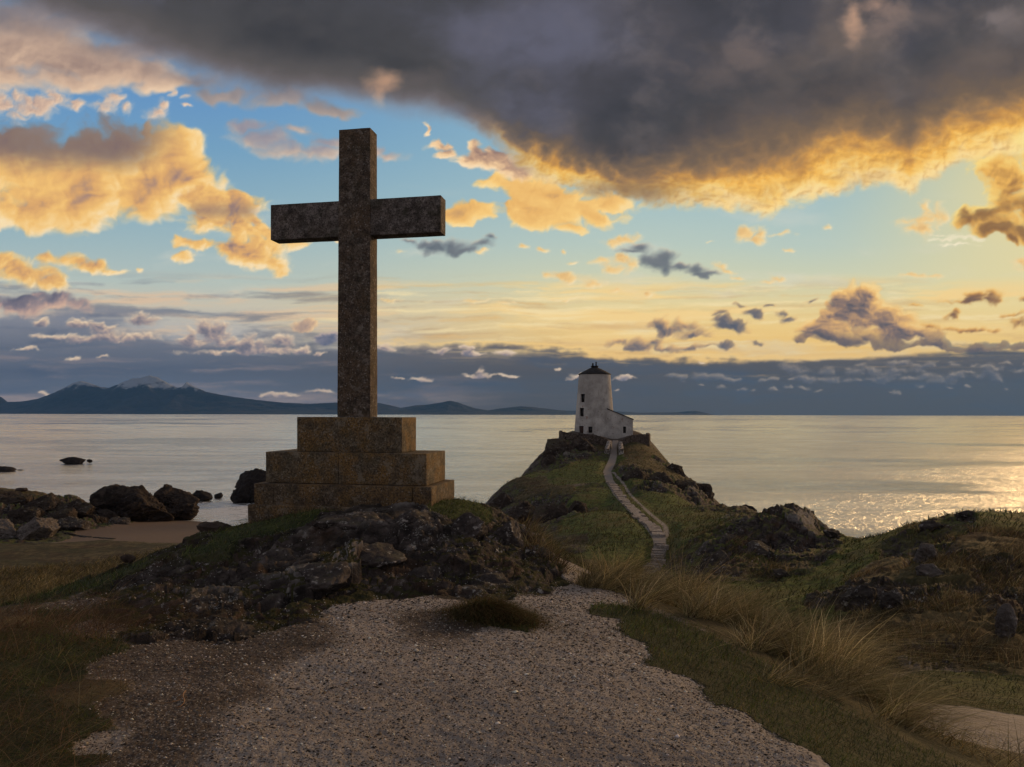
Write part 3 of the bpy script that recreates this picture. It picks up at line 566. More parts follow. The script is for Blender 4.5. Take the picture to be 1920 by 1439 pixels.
# ------------------------------------------------------------------ the ground: survey points, then one continuous sheet
# (px, py, distance, cover, roughness)   covers: G gravel, E dark trodden earth, g short green turf, d dry grass, R bare rock, M mossy rock, s sand, w sea bed
PTS = [
 # gravel court in the foreground
 (200, 1439, 3.35, 'E', 0), (500, 1439, 3.3, 'G', 0), (960, 1439, 3.3, 'G', 0), (1250, 1439, 3.35, 'G', 0), (1480, 1439, 3.4, 'G', 0), (300, 1380, 3.7, 'E', 0), (180, 1400, 3.6, 'G', 0),
 (250, 1330, 4.1, 'E', 0), (500, 1350, 3.95, 'G', 0), (800, 1330, 4.15, 'G', 0), (1100, 1330, 4.15, 'G', 0), (1350, 1370, 3.9, 'G', 0), (420, 1290, 4.5, 'E', 0), (640, 1400, 3.55, 'G', 0),
 (230, 1250, 5.0, 'E', 0), (450, 1230, 5.3, 'E', 0), (700, 1240, 5.15, 'G', 0), (960, 1240, 5.15, 'G', 0), (1180, 1260, 5.0, 'G', 0), (330, 1210, 5.6, 'E', 0), (600, 1270, 4.8, 'G', 0), (1250, 1310, 4.45, 'G', 0), (1120, 1200, 5.9, 'G', 0),
 (560, 1185, 6.0, 'E', 0), (700, 1170, 6.4, 'G', 0), (800, 1130, 7.3, 'G', 0), (680, 1135, 7.2, 'G', 0), (1050, 1180, 6.4, 'G', 0), (1060, 1140, 7.4, 'G', 0), (990, 1135, 7.5, 'G', 0), (1090, 1115, 8.4, 'G', 0), (1070, 1112, 8.6, 'G', 0), (1110, 1105, 8.8, 'G', 0), (1085, 1098, 9.1, 'G', 0), (1082, 1086, 9.7, 'G', 0), (1092, 1072, 10.5, 'G', 0.01),
 (870, 1178, 6.3, 'E', 0), (900, 1150, 6.75, 'g', .01), (960, 1165, 6.5, 'g', .01), (860, 1150, 6.8, 'E', 0), (780, 1160, 6.6, 'E', 0), (930, 1190, 6.05, 'G', 0),
 # rocky knoll under the cross: foot
 (260, 1185, 6.1, 'M', .10), (330, 1185, 6.15, 'R', .13), (420, 1185, 6.2, 'R', .14), (520, 1165, 6.7, 'M', .12), (640, 1120, 7.7, 'M', .12), (240, 1150, 6.8, 'M', .09), (200, 1120, 7.6, 'M', .08), (170, 1130, 7.4, 'E', .02), (200, 1180, 6.1, 'E', .01),
 (750, 1105, 8.2, 'M', .12), (860, 1112, 8.1, 'R', .10), (950, 1115, 8.1, 'M', .10), (1010, 1105, 8.7, 'M', .10), (1040, 1088, 9.5, 'M', .10), (1000, 1125, 7.9, 'G', .03), (930, 1095, 8.7, 'R', .06),
 # knoll: middle
 (350, 1110, 7.9, 'R', .18), (300, 1130, 7.3, 'M', .15), (400, 1145, 7.2, 'R', .17), (500, 1130, 7.5, 'M', .15), (450, 1090, 8.3, 'R', .18), (550, 1070, 8.6, 'R', .18), (650, 1060, 8.7, 'M', .20), (750, 1050, 8.9, 'R', .20), (850, 1045, 9.0, 'M', .20), (950, 1060, 9.1, 'M', .18), (1030, 1065, 9.8, 'M', .14),
 (300, 1070, 8.9, 'R', .16), (360, 1070, 8.9, 'M', .14), (400, 1045, 9.4, 'g', .08), (480, 1030, 9.5, 'M', .14), (600, 1010, 9.8, 'R', .18), (700, 1000, 9.9, 'R', .18), (800, 1000, 9.9, 'R', .20), (900, 1010, 10.2, 'M', .20), (980, 1020, 10.8, 'M', .18), (1060, 1040, 11.2, 'g', .08),
 # knoll: crown round the plinth
 (480, 990, 10.7, 'g', .05), (560, 968, 10.9, 'g', .05), (650, 962, 10.8, 'R', .08), (760, 960, 10.8, 'R', .10), (830, 956, 11.0, 'g', .05), (870, 945, 11.6, 'g', .10), (640, 945, 12.2, 'g', .0), (760, 938, 12.6, 'g', .0),
 (900, 945, 12.5, 'M', .14), (940, 962, 12.6, 'M', .14), (990, 1000, 12.6, 'M', .12), (1050, 1040, 12.4, 'g', .08), (1100, 1078, 12.0, 'g', .05),
 (430, 998, 11.2, 'g', .06), (370, 1008, 11.1, 'M', .10), (320, 1022, 10.9, 'M', .10), (250, 1050, 10.2, 'M', .08), (200, 1085, 9.4, 'g', .05), (140, 1110, 8.8, 'g', .03), (60, 1130, 8.2, 'g', .03), (0, 1142, 7.9, 'd', .04), (-150, 1165, 7.4, 'd', .05),
 # behind the knoll the ground drops away
 (480, 1010, 15.5, 'M', .2), (650, 985, 17.0, 'M', .2), (850, 985, 17.0, 'M', .2), (1000, 1060, 16.0, 'M', .2), (330, 1060, 14.5, 'd', .1), (230, 1100, 13.5, 'd', .1), (100, 1160, 12.0, 'd', .1), (-60, 1190, 11.5, 'd', .1), (-300, 1230, 11.0, 'd', .1),
 (900, 1040, 24.0, 'R', .4), (700, 1090, 25.0, 'R', .4), (500, 1150, 24.0, 'd', .3), (300, 1210, 22.0, 'd', .1), (100, 1240, 20.0, 'd', .1), (-200, 1270, 19.0, 'd', .1), (1000, 1085, 26.0, 'R', .4),
 # left foreground bank
 (100, 1160, 6.6, 'g', .03), (30, 1160, 6.4, 'd', .04), (60, 1200, 5.6, 'g', .03), (160, 1215, 5.4, 'g', .02), (90, 1270, 4.7, 'g', .03), (150, 1300, 4.4, 'd', .02), (60, 1340, 4.0, 'g', .03), (140, 1360, 3.8, 'g', .02), (60, 1420, 3.4, 'g', .03), (150, 1430, 3.4, 'g', .02), (0, 1250, 4.7, 'g', .04), (-150, 1250, 4.6, 'd', .05), (-150, 1400, 3.4, 'g', .04), (-400, 1300, 4.0, 'g', .05),
 # left flat: dune grass, then the beach
 (0, 1105, 46, 'd', .06), (100, 1085, 49, 'd', .06), (200, 1062, 53, 'd', .06), (0, 1060, 54, 'd', .06), (120, 1045, 57, 'd', .06), (250, 1025, 61, 'd', .05), (0, 1028, 60, 'd', .05), (100, 1024, 61, 'd', .05), (200, 1018, 62.5, 'd', .05), (320, 1030, 58, 'd', .05), (-200, 1080, 48, 'd', .06), (-200, 1030, 58, 'd', .06), (-500, 1060, 50, 'd', .1), (400, 1060, 52, 'd', .06), (300, 1120, 40, 'd', .06), (60, 1150, 38, 'd', .06),
 (250, 1010, 66, 's', .0), (330, 1012, 66.5, 's', .0), (150, 1012, 66, 's', .02), (200, 998, 72, 's', .0), (300, 998, 73, 's', .0), (400, 1000, 73, 's', .0), (500, 995, 75, 's', .0), (250, 988, 78, 's', .0), (340, 984, 82, 's', .0), (420, 990, 80, 's', .0), (300, 977, 87, 's', 0), (370, 977.5, 89.5, 's', 0), (430, 983, 87.0, 's', 0), (600, 985, 85, 's', 0),
 (500, 972, 96, 'w', 0), (420, 967, 99, 'w', 0), (350, 955, 107, 'w', 0), (600, 965, 100, 'w', 0), (250, 940, 118, 'w', 0), (500, 1000, 84, 's', 0),
 # left headland
 (60, 985, 74, 'R', .8), (20, 960, 78, 'R', 1.2), (110, 960, 80, 'R', 1.3), (150, 975, 78, 'R', .9), (0, 935, 84, 'R', 1.1), (60, 940, 83, 'R', 1.1), (40, 920, 89, 'd', .3), (-30, 914, 90, 'd', .3), (0, 917, 93, 'd', .3), (90, 930, 88, 'R', .8), (140, 942, 87, 'R', .8), (175, 957, 86, 'R', .6), (-150, 915, 90, 'd', .5), (-150, 960, 78, 'R', .8), (-400, 930, 88, 'd', .6), (210, 975, 84, 'R', .4), (30, 1005, 68.5, 'R', .3), (95, 1015, 66, 'R', .2), (-80, 1005, 68, 'R', .4),
 (40, 905, 112, 'w', 0), (120, 915, 108, 'w', 0), (180, 930, 104, 'w', 0), (-150, 900, 125, 'w', 0), (-500, 890, 140, 'w', 0),
 # marram bank right of the path: crest
 (1130, 1085, 10.2, 'd', .03), (1160, 1112, 9.6, 'd', .04), (1220, 1125, 8.9, 'd', .04), (1300, 1150, 8.2, 'd', .04), (1400, 1185, 7.5, 'd', .04), (1480, 1235, 6.7, 'd', .04), (1580, 1290, 6.0, 'd', .04), (1690, 1350, 5.4, 'd', .04), (1800, 1410, 4.9, 'd', .04), (1950, 1470, 4.5, 'd', .04),
 (1140, 1150, 7.3, 'g', .01), (1200, 1180, 6.6, 'g', .02), (1270, 1215, 6.0, 'g', .02), (1340, 1255, 5.4, 'g', .02), (1270, 1250, 5.35, 'g', .01), (1380, 1310, 4.7, 'g', .01), (1500, 1340, 4.5, 'g', .02), (1450, 1360, 4.15, 'g', .01), (1600, 1400, 4.1, 'g', .02), (1560, 1425, 3.6, 'g', .01), (1700, 1439, 3.9, 'g', .02), (1160, 1215, 5.75, 'G', 0), (1250, 1275, 4.85, 'G', 0), (1380, 1345, 4.1, 'G', 0), (1520, 1425, 3.5, 'G', 0), (1130, 1165, 6.8, 'G', 0),
 # far side of the marram bank
 (1200, 1160, 13.5, 'd', .06), (1350, 1225, 12.0, 'd', .08), (1500, 1300, 9.6, 'd', .06), (1640, 1345, 7.9, 'd', .05), (1150, 1120, 14.5, 'd', .06), (1300, 1175, 16.0, 'd', .08),
 # gravel path lower right
 (1740, 1342, 8.9, 'G', 0), (1800, 1358, 8.5, 'G', 0), (1870, 1378, 8.1, 'G', 0), (1940, 1392, 7.9, 'G', 0), (1765, 1328, 9.6, 'G', 0), (1850, 1345, 9.3, 'G', 0), (1950, 1358, 9.1, 'G', 0), (2150, 1410, 8.2, 'G', 0), (1900, 1425, 6.6, 'd', .03), (2050, 1455, 6.1, 'd', .03), (1760, 1395, 6.6, 'd', .03), (1690, 1365, 7.0, 'd', .03),
 (1780, 1305, 10.9, 'g', .02), (1860, 1322, 10.6, 'g', .02), (1950, 1332, 10.5, 'g', .02), (1700, 1310, 10.6, 'g', .03), (1850, 1290, 12.0, 'g', .05),
 # the hollow, falling away to the left, and the hillside climbing from it to the right
 (1300, 1130, 24, 'g', .1), (1350, 1150, 22, 'g', .1), (1450, 1190, 20, 'g', .12), (1400, 1110, 27, 'g', .12), (1480, 1115, 26, 'g', .12), (1530, 1180, 20, 'g', .15), (1450, 1230, 16.5, 'd', .1), (1600, 1250, 14.8, 'd', .15), (1540, 1110, 26, 'g', .15),
 (1600, 1170, 18.3, 'd', .3), (1600, 1112, 21, 'R', .5), (1680, 1118, 19.8, 'R', .45), (1700, 1180, 16.8, 'd', .3), (1750, 1230, 14.4, 'M', .25), (1850, 1235, 13.9, 'd', .25), (1950, 1230, 14, 'd', .3), (1800, 1160, 16.8, 'd', .35), (1760, 1130, 18.6, 'M', .35), (1900, 1140, 17.2, 'R', .4), (2100, 1130, 18, 'd', .3),
 (1750, 1070, 22, 'd', .4), (1740, 1045, 24, 'M', .5), (1850, 1060, 22, 'M', .4), (1900, 1035, 23.5, 'd', .4), (1650, 1065, 25, 'd', .35), (1580, 1060, 29, 'g', .15), (1850, 1005, 26, 'd', .4), (1780, 1005, 27.5, 'M', .45), (1710, 1020, 28, 'R', .45), (1900, 985, 27.5, 'g', .12), (2100, 1020, 26, 'd', .3),
 (1600, 1020, 34, 'g', .08), (1660, 1006, 31.5, 'g', .1), (1720, 984, 30.5, 'M', .35), (1780, 966, 30.2, 'R', .35), (1830, 960, 30.5, 'g', .12), (1900, 962, 31, 'g', .06), (1990, 966, 31.5, 'g', .06), (2150, 975, 32, 'd', .1), (1560, 1010, 40, 'g', .05), (1620, 1012, 36, 'g', .04),
 (1620, 1040, 46, 'R', .3), (1750, 1010, 42, 'R', .3), (1900, 1000, 45, 'R', .3), (1700, 985, 70, 'w', 0), (1900, 975, 75, 'w', 0), (2200, 985, 70, 'w', 0), (1560, 980, 78, 'w', 0),
 # crag right of the steps
 (1350, 1075, 31, 'R', .45), (1330, 1040, 36, 'R', .55), (1400, 1030, 36, 'M', .6), (1440, 1065, 31, 'M', .5), (1480, 1030, 36, 'R', .7), (1500, 1065, 31, 'R', .5), (1530, 1035, 36, 'R', .6), (1380, 988, 39, 'R', .6), (1440, 968, 40, 'R', .65), (1490, 960, 41, 'R', .65), (1530, 977, 41.5, 'R', .6), (1560, 995, 42, 'M', .2), (1340, 1000, 41, 'M', .4), (1300, 1060, 36, 'R', .4),
 (1470, 970, 50, 'R', .4), (1540, 1000, 52, 'R', .4), (1400, 972, 52, 'R', .4),
 # saddle and green sides by the steps
 (1200, 1092, 38.5, 'g', .02), (1240, 1018, 44, 'g', .02), (1170, 1075, 37, 'd', .1), (1150, 1045, 40, 'g', .08), (1180, 1015, 45, 'g', .05), (1270, 1010, 43, 'g', .08), (1300, 1000, 45, 'g', .08), (1280, 1040, 38, 'M', .1), (1100, 1060, 37, 'd', .15), (1060, 1090, 32, 'R', .3), (1180, 1110, 28, 'd', .15), (1250, 1120, 26, 'd', .15),
 (1290, 975, 55, 'g', .08), (1330, 970, 58, 'g', .1), (1240, 960, 64, 'g', .08), (1200, 962, 65, 'g', .02), (1165, 940, 73, 'g', .02), (1150, 915, 83, 'g', .02), (1140, 890, 94, 'g', .02), (1148, 866, 108, 'g', .02), (1120, 1000, 48, 'g', .1), (1110, 960, 60, 'g', .1), (1150, 960, 63, 'g', .05), (1220, 990, 49, 'g', .03),
 (1250, 930, 74, 'g', .08), (1190, 905, 84, 'g', .05), (1220, 915, 80, 'R', 1.1), (1185, 882, 93, 'R', 1.0), (1240, 905, 87, 'R', 1.3), (1280, 920, 85, 'R', 1.1), (1320, 940, 82, 'R', 1.0), (1345, 955, 80, 'R', .8), (1310, 955, 70, 'd', .15), (1270, 950, 70, 'g', .1),
 (1180, 866, 103, 'd', .15), (1220, 870, 104, 'd', .3), (1260, 890, 102, 'd', .3), (1290, 905, 100, 'R', .6), (1325, 935, 93, 'R', .6), (1200, 845, 113, 'd', .2), (1225, 852, 114, 'd', .25), (1245, 868, 112, 'R', .8), (1270, 888, 109, 'R', .9), (1300, 905, 104, 'R', .9),
 (1190, 826, 119, 'd', .05), (1212, 836, 119, 'd', .05), (1165, 836, 117, 'd', .05), (1130, 836, 117, 'd', .1), (1090, 832, 118, 'M', .4), (1060, 830, 119, 'R', .6), (1130, 816, 124, 'E', 0), (1180, 816, 124, 'E', 0), (1210, 817, 126, 'E', 0), (1060, 815, 124, 'E', 0), (1100, 813, 128, 'E', 0), (1200, 812, 130, 'E', 0), (1065, 810, 130, 'E', 0), (1150, 808, 138, 'd', 0), (1150, 825, 121, 'E', 0), (1152, 824.5, 124, 'E', 0), (1166, 823, 124, 'E', 0), (1138, 823, 124, 'E', 0), (1120, 818, 123.4, 'E', 0), (1148, 840, 116.5, 'E', 0),
 (1042, 835, 119, 'R', .8), (1024, 858, 114, 'R', .9), (1070, 848, 114.5, 'R', 1.0), (1055, 862, 110, 'R', 1.0), (1110, 848, 113, 'R', .6), (1085, 862, 109, 'R', .7), (1120, 860, 109, 'M', .2), (1100, 868, 106, 'g', .05), (1060, 880, 101, 'g', .06), (1020, 882, 103, 'R', .3), (990, 890, 101, 'g', .08), (1110, 890, 94, 'g', .06), (1060, 900, 93, 'g', .1), (1000, 905, 95, 'd', .15), (950, 905, 99, 'd', .2), (1110, 915, 83, 'M', .2), (1050, 920, 84, 'd', .15), (1000, 925, 88, 'd', .2), (940, 925, 95, 'R', .4), (920, 942, 94, 'R', .4), (930, 960, 86, 'R', .5), (960, 965, 80, 'R', .6), (1000, 938, 84, 'R', .9), (1045, 940, 76, 'R', .8), (1010, 985, 77, 'R', 1.2), (1055, 990, 69, 'R', 1.2), (1090, 935, 75, 'g', .1), (1070, 975, 63, 'R', .6), (1045, 1010, 66, 'R', .9), (990, 1000, 63, 'R', .6), (1080, 1020, 48, 'd', .15), (1040, 1040, 45, 'R', .4), (1130, 975, 55, 'g', .05),
 (900, 1000, 70, 'w', 0), (850, 980, 85, 'w', 0), (880, 965, 95, 'w', 0), (900, 945, 108, 'w', 0), (930, 915, 120, 'w', 0), (985, 890, 132, 'w', 0), (950, 1030, 55, 'R', .3), (1030, 870, 145, 'w', 0), (800, 1010, 60, 'w', 0), (750, 960, 100, 'w', 0), (1150, 865, 158, 'w', 0), (1260, 870, 145, 'w', 0), (1290, 880, 132, 'w', 0), (1330, 905, 118, 'w', 0), (1370, 935, 105, 'w', 0), (1400, 950, 98, 'w', 0), (1450, 960, 80, 'w', 0), (1000, 860, 170, 'w', 0), (600, 900, 150, 'w', 0), (1700, 900, 150, 'w', 0),
 (1370, 958, 66, 'R', .5), (1400, 962, 64, 'R', .5), (1430, 972, 62, 'R', .5), (1345, 962, 68, 'R', .5), (1400, 975, 74, 'w', 0), (1480, 985, 70, 'w', 0),
]
def build_terrain_data():
    P = np.array([tuple(at(p[0], p[1], p[2])) for p in PTS])
    P[:, 2] = np.where([p[3] == 'w' for p in PTS], np.minimum(P[:, 2], -1.6), P[:, 2])
    typ = [p[3] for p in PTS]; rg = [p[4] for p in PTS]
    extra = [  # beside and behind the photographer, and the sea bed all round
        (3, 0, 11.9, 'g', .02), (-3, 0, 11.85, 'g', .03), (0, .6, 11.87, 'G', 0), (0, -1.5, 11.9, 'G', 0), (0, -6, 12.0, 'd', .05), (-6, -3, 11.9, 'd', .05), (6, -3, 11.6, 'd', .05), (1.2, 1.5, 11.86, 'G', 0), (-1, 1.5, 11.86, 'G', 0), (4.5, 2.5, 11.3, 'd', .03), (-4, 2.5, 11.8, 'g', .04),
        (9, 2, 10.0, 'd', .1), (8, 4, 10.0, 'g', .03), (16, 3, 8.5, 'd', .2), (-10, 4, 10.8, 'd', .1), (-20, 5, 7, 'd', .2), (0, -20, 11, 'd', .2), (20, -12, 8, 'd', .3), (-20, -12, 7, 'd', .3), (0, -60, 6, 'd', .3), (50, -30, 5, 'd', .5), (-50, -30, 3, 'd', .3), (40, 8, 7, 'd', .4),
        (-60, 20, 2.5, 'd', .1), (-120, 30, 2, 's', .1), (-120, 90, -2, 'w', 0), (75, 35, 4, 'R', .4), (110, 20, -2, 'w', 0), (0, -160, -2, 'w', 0), (150, -80, -2, 'w', 0), (-160, -60, -2, 'w', 0), (-100, 150, -3, 'w', 0), (0, 200, -3, 'w', 0), (100, 160, -3, 'w', 0)]
    P = np.vstack([P, [e[:3] for e in extra]]); typ += [e[3] for e in extra]; rg += [e[4] for e in extra]
    return P, np.array(typ), np.array(rg, float)
TP, TT, TR = build_terrain_data()
COV = 'GEgdRMsw'
def q_of(x, y):
    r = np.maximum(np.hypot(x, y), 0.3); th = np.arctan2(x, y)
    return th, np.log(r)
class Survey:
    """smooth interpolation of the survey points in (bearing, log distance)"""
    def __init__(s):
        th, lr = q_of(TP[:, 0], TP[:, 1])
        s.q = np.stack([th, lr * 0.72], 1)
        d = np.sqrt(((s.q[:, None] - s.q[None]) ** 2).sum(-1) + 1.5e-4)
        A = d - 3.0; A[np.diag_indices(len(A))] -= 0.0025
        n = len(A); M = np.zeros((n + 1, n + 1)); M[:n, :n] = A; M[:n, n] = 1; M[n, :n] = 1
        # height is fitted as slope seen from the eye, which is nearly linear along the ground
        r = np.hypot(TP[:, 0], TP[:, 1]); s.r = r
        val = (EYE - TP[:, 2]) / np.maximum(r, .6)
        s.w = np.linalg.solve(M, np.append(val, 0.0))
    def base(s, x, y):
        shp = x.shape; x = x.ravel(); y = y.ravel(); th, lr = q_of(x, y); out = np.empty(len(x))
        n = len(s.q)
        for i in range(0, len(x), 40000):
            a = np.stack([th[i:i + 40000], lr[i:i + 40000] * .72], 1)
            d2 = (a ** 2).sum(1)[:, None] + (s.q ** 2).sum(1)[None] - 2 * a @ s.q.T
            d = np.sqrt(np.maximum(d2, 0) + 1.5e-4) - 3.0
            out[i:i + 40000] = d @ s.w[:n] + s.w[n]
        return (EYE - out * np.maximum(np.hypot(x, y), .6)).reshape(shp)
    def cover(s, x, y):
        """weights of each cover and the roughness at points"""
        shp = x.shape; x = x.ravel(); y = y.ravel(); th, lr = q_of(x, y)
        th = th + .020 * fbm(th * 26, lr * 20, 6, .62, 600); lr = lr + .026 * fbm(th * 26, lr * 20, 6, .62, 610)
        onehot = np.array([[c == t for c in COV] for t in TT], float)
        W_ = np.empty((len(x), len(COV) + 1))
        V = np.concatenate([onehot, TR[:, None]], 1)
        for i in range(0, len(x), 40000):
            a = np.stack([th[i:i + 40000], lr[i:i + 40000] * .72], 1)
            d2 = np.maximum((a ** 2).sum(1)[:, None] + (s.q ** 2).sum(1)[None] - 2 * a @ s.q.T, 0) + 2e-5
            w = 1 / d2 ** 1.6; w /= w.sum(1, keepdims=True)
            W_[i:i + 40000] = w @ V
            c_ = W_[i:i + 40000, :-1] ** 1.9; W_[i:i + 40000, :-1] = c_ / c_.sum(1, keepdims=True)
        return W_[:, :-1].reshape(shp + (len(COV),)), W_[:, -1].reshape(shp)
SV = Survey()

def cells(x, y, seed=0):
    """broken planes: each jittered cell carries its own level and tilt -> (height, distance to border)"""
    rr = np.random.default_rng(seed); T_ = rr.random((64, 64, 5)).astype(np.float32)
    xi = np.floor(x).astype(int); yi = np.floor(y).astype(int)
    b1 = np.full(x.shape, 9.0); b2 = np.full(x.shape, 9.0); h = np.zeros(x.shape)
    for i in (-1, 0, 1):
        for j in (-1, 0, 1):
            t = T_[(xi + i) & 63, (yi + j) & 63]
            dx = x - (xi + i + t[..., 0]); dy = y - (yi + j + t[..., 1])
            d = dx * dx + dy * dy
            hh = t[..., 2] - .5 + np.clip((t[..., 3] - .5) * 1.3 * dx + (t[..., 4] - .3) * 1.3 * dy, -.6, .6)
            c = d < b1
            b2 = np.where(c, b1, np.minimum(b2, d)); h = np.where(c, hh, h); b1 = np.where(c, d, b1)
    return h, np.sqrt(b2) - np.sqrt(b1)
def craggy(x, y, s, seed):
    """rock relief for features about s metres across, sheared along the strata"""
    c, d = math.cos(.55), math.sin(.55)
    u, v = (x * c + y * d) / s * .8, (-x * d + y * c) / s * 1.35
    w1 = fbm(u * .8, v * .8, 4, .55, seed); w2 = fbm(u * .8 + 9, v * .8, 4, .55, seed + 5)
    h0, e0 = cells(u * .45 + .35 * w1, v * .45 + .35 * w2, seed)
    h1, e1 = cells(u + .30 * w1, v + .30 * w2, seed + 1)
    h2, e2 = cells(u * 2.3 + .5 * w2, v * 2.3 + .5 * w1, seed + 2)
    h = .9 * h0 + .62 * h1 + .30 * h2 - .18 * np.exp(-(e1 / .10) ** 2) - .10 * np.exp(-(e2 / .10) ** 2)
    h = h + .28 * fbm(u * 4, v * 4, 4, .5, seed + 9) + .35 * w1
    return 1.05 * np.tanh(h / 1.05)
def hummocks(x, y, s, seed):
    return fbm(x / s, y / s, 4, .5, seed, kind='billow') * .6 + .5 * fbm(x / s * .5, y / s * .5, 3, .5, seed + 7)

def terrain(x, y, detail=True):
    z = SV.base(x, y)
    cov, rg = SV.cover(x, y)
    r = np.hypot(x, y)
    rock = cov[..., 4] + .85 * cov[..., 5]
    big = np.clip((r - 14) / 20, 0, 1)
    k1 = craggy(x, y, .62, 700); k2 = craggy(x, y, 2.8, 730)
    rk = (1 - big) * (k1 + .22 * craggy(x, y, .2, 745)) + big * (k2 * .85 + craggy(x, y, .9, 750) * .30)
    gr = (1 - big) * hummocks(x, y, .45, 760) + big * hummocks(x, y, 1.9, 770)
    grass = cov[..., 2] + cov[..., 3]
    amp = rg * sstep(rock, .10, .55) * (1.5)
    z = z + amp * rk + rg * .75 * gr * sstep(grass, .2, .8)
    fine = fbm(x * 13, y * 13, 4, .6, 790)
    z = z + .014 * fine * np.clip(1.2 - big, 0, 1) * (cov[..., 0] + cov[..., 1])
    z = z + .028 * fbm(x * 1.1, y * 1.1, 3, .5, 795) * (cov[..., 0] + cov[..., 1]) * (r > 2) * (1 - big)
    # earthy scrapings
    return z, cov, rg, rk

# flat seat for the monument's plinth is worked in here, and the walked line of the steps
PATH = [(1178, 1100, 37.6, 1.19), (1192, 1090, 38.4, 1.06), (1215, 1076, 39.6, 0.94), (1229, 1062, 40.8, 0.81), (1236, 1040, 42.4, 0.81), (1238, 1018, 44, 0.81), (1234, 1004, 46, 0.87), (1222, 990, 49, 0.75), (1206, 975, 55, 0.75), (1180, 950, 66, 0.84), (1158, 926, 76, 0.94), (1144, 903, 87, 1.00), (1138, 884, 97, 1.12), (1146, 868, 107, 1.25), (1150, 856, 111, 1.12), (1151, 838, 117, 1.00), (1154, 825, 121, 1.00)]
def line_pts(L, n=240):
    P = np.array([list(at(a, b, c)) + [w] for a, b, c, w in L])
    s = np.r_[0, np.cumsum(np.hypot(np.diff(P[:, 0]), np.diff(P[:, 1])))]
    t = np.linspace(0, s[-1], n)
    Q = np.stack([np.interp(t, s, P[:, k]) for k in range(4)], 1)
    for _ in range(6): Q[1:-1] = (Q[:-2] + 2 * Q[1:-1] + Q[2:]) / 4
    return t, Q
PT, PQ = line_pts(PATH)
SIDE = [(1240, 1010, 45, 0.50), (1250, 1003, 46.5, 0.47), (1247, 985, 51, 0.43), (1222, 965, 60, 0.43), (1200, 945, 69, 0.40), (1180, 925, 78, 0.40), (1168, 905, 86, 0.43), (1150, 885, 96, 0.50)]
ST, SQ = line_pts(SIDE, 120)
def along(x, y, Q):
    """distance to a walked line, its width and level at the nearest spot"""
    d = np.full(x.shape, 1e9); w = np.zeros(x.shape); zz = np.zeros(x.shape)
    for q in Q:
        e = (x - q[0]) ** 2 + (y - q[1]) ** 2; c = e < d
        d = np.where(c, e, d); w = np.where(c, q[3], w); zz = np.where(c, q[2], zz)
    return np.sqrt(d), w, zz

MON = dict(a=math.radians(10.8))
def ground(x, y):
    z, cov, rg, rk = terrain(x, y)
    far = (y > 30) & (y < 125) & (np.abs(x - .21 * y + 0) < 22)
    path = np.zeros(x.shape)
    if far.any():
        xf, yf = x[far], y[far]
        for Q, dip in ((PQ, .10), (SQ, .06)):
            d, w, zz = along(xf, yf, Q)
            k = sstep(d, w * .5 + .9, w * .5 + .1)
            z[far] = z[far] * (1 - k) + (zz - dip) * k
            path[far] = np.maximum(path[far], sstep(d, w * .5 + .10, w * .5 - .12) * (1 if Q is SQ else .9))
    return z, cov, rg, rk, path

def build_ground():
    th = np.concatenate([np.linspace(-math.pi, -.70, 70)[:-1], np.arctan(np.linspace(math.tan(-.70), math.tan(.70), 1250)), np.linspace(.70, math.pi, 70)[1:-1]])
    r = np.concatenate([np.linspace(.3, 2.6, 14)[:-1], np.geomspace(2.6, 13.5, 640)[:-1], np.geomspace(13.5, 150, 560)])
    R_, T_ = np.meshgrid(r, th, indexing='ij')
    x = np.sin(T_) * R_; y = np.cos(T_) * R_
    z, cov, rg, rk, path = ground(x, y)
    v = np.stack([x, y, z], -1).reshape(-1, 3)
    f = grid_faces(len(r), len(th), True)
    zf = z.ravel()
    keep = (zf[f] > -1.4).any(1)
    f = f[keep]
    used = np.zeros(len(v), bool); used[f.ravel()] = True
    idx = np.cumsum(used) - 1
    c = cov.reshape(-1, len(COV))
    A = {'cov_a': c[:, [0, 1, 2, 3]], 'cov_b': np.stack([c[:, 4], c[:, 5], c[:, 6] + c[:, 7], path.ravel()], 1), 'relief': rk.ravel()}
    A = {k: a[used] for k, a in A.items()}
    return v[used], idx[f], A

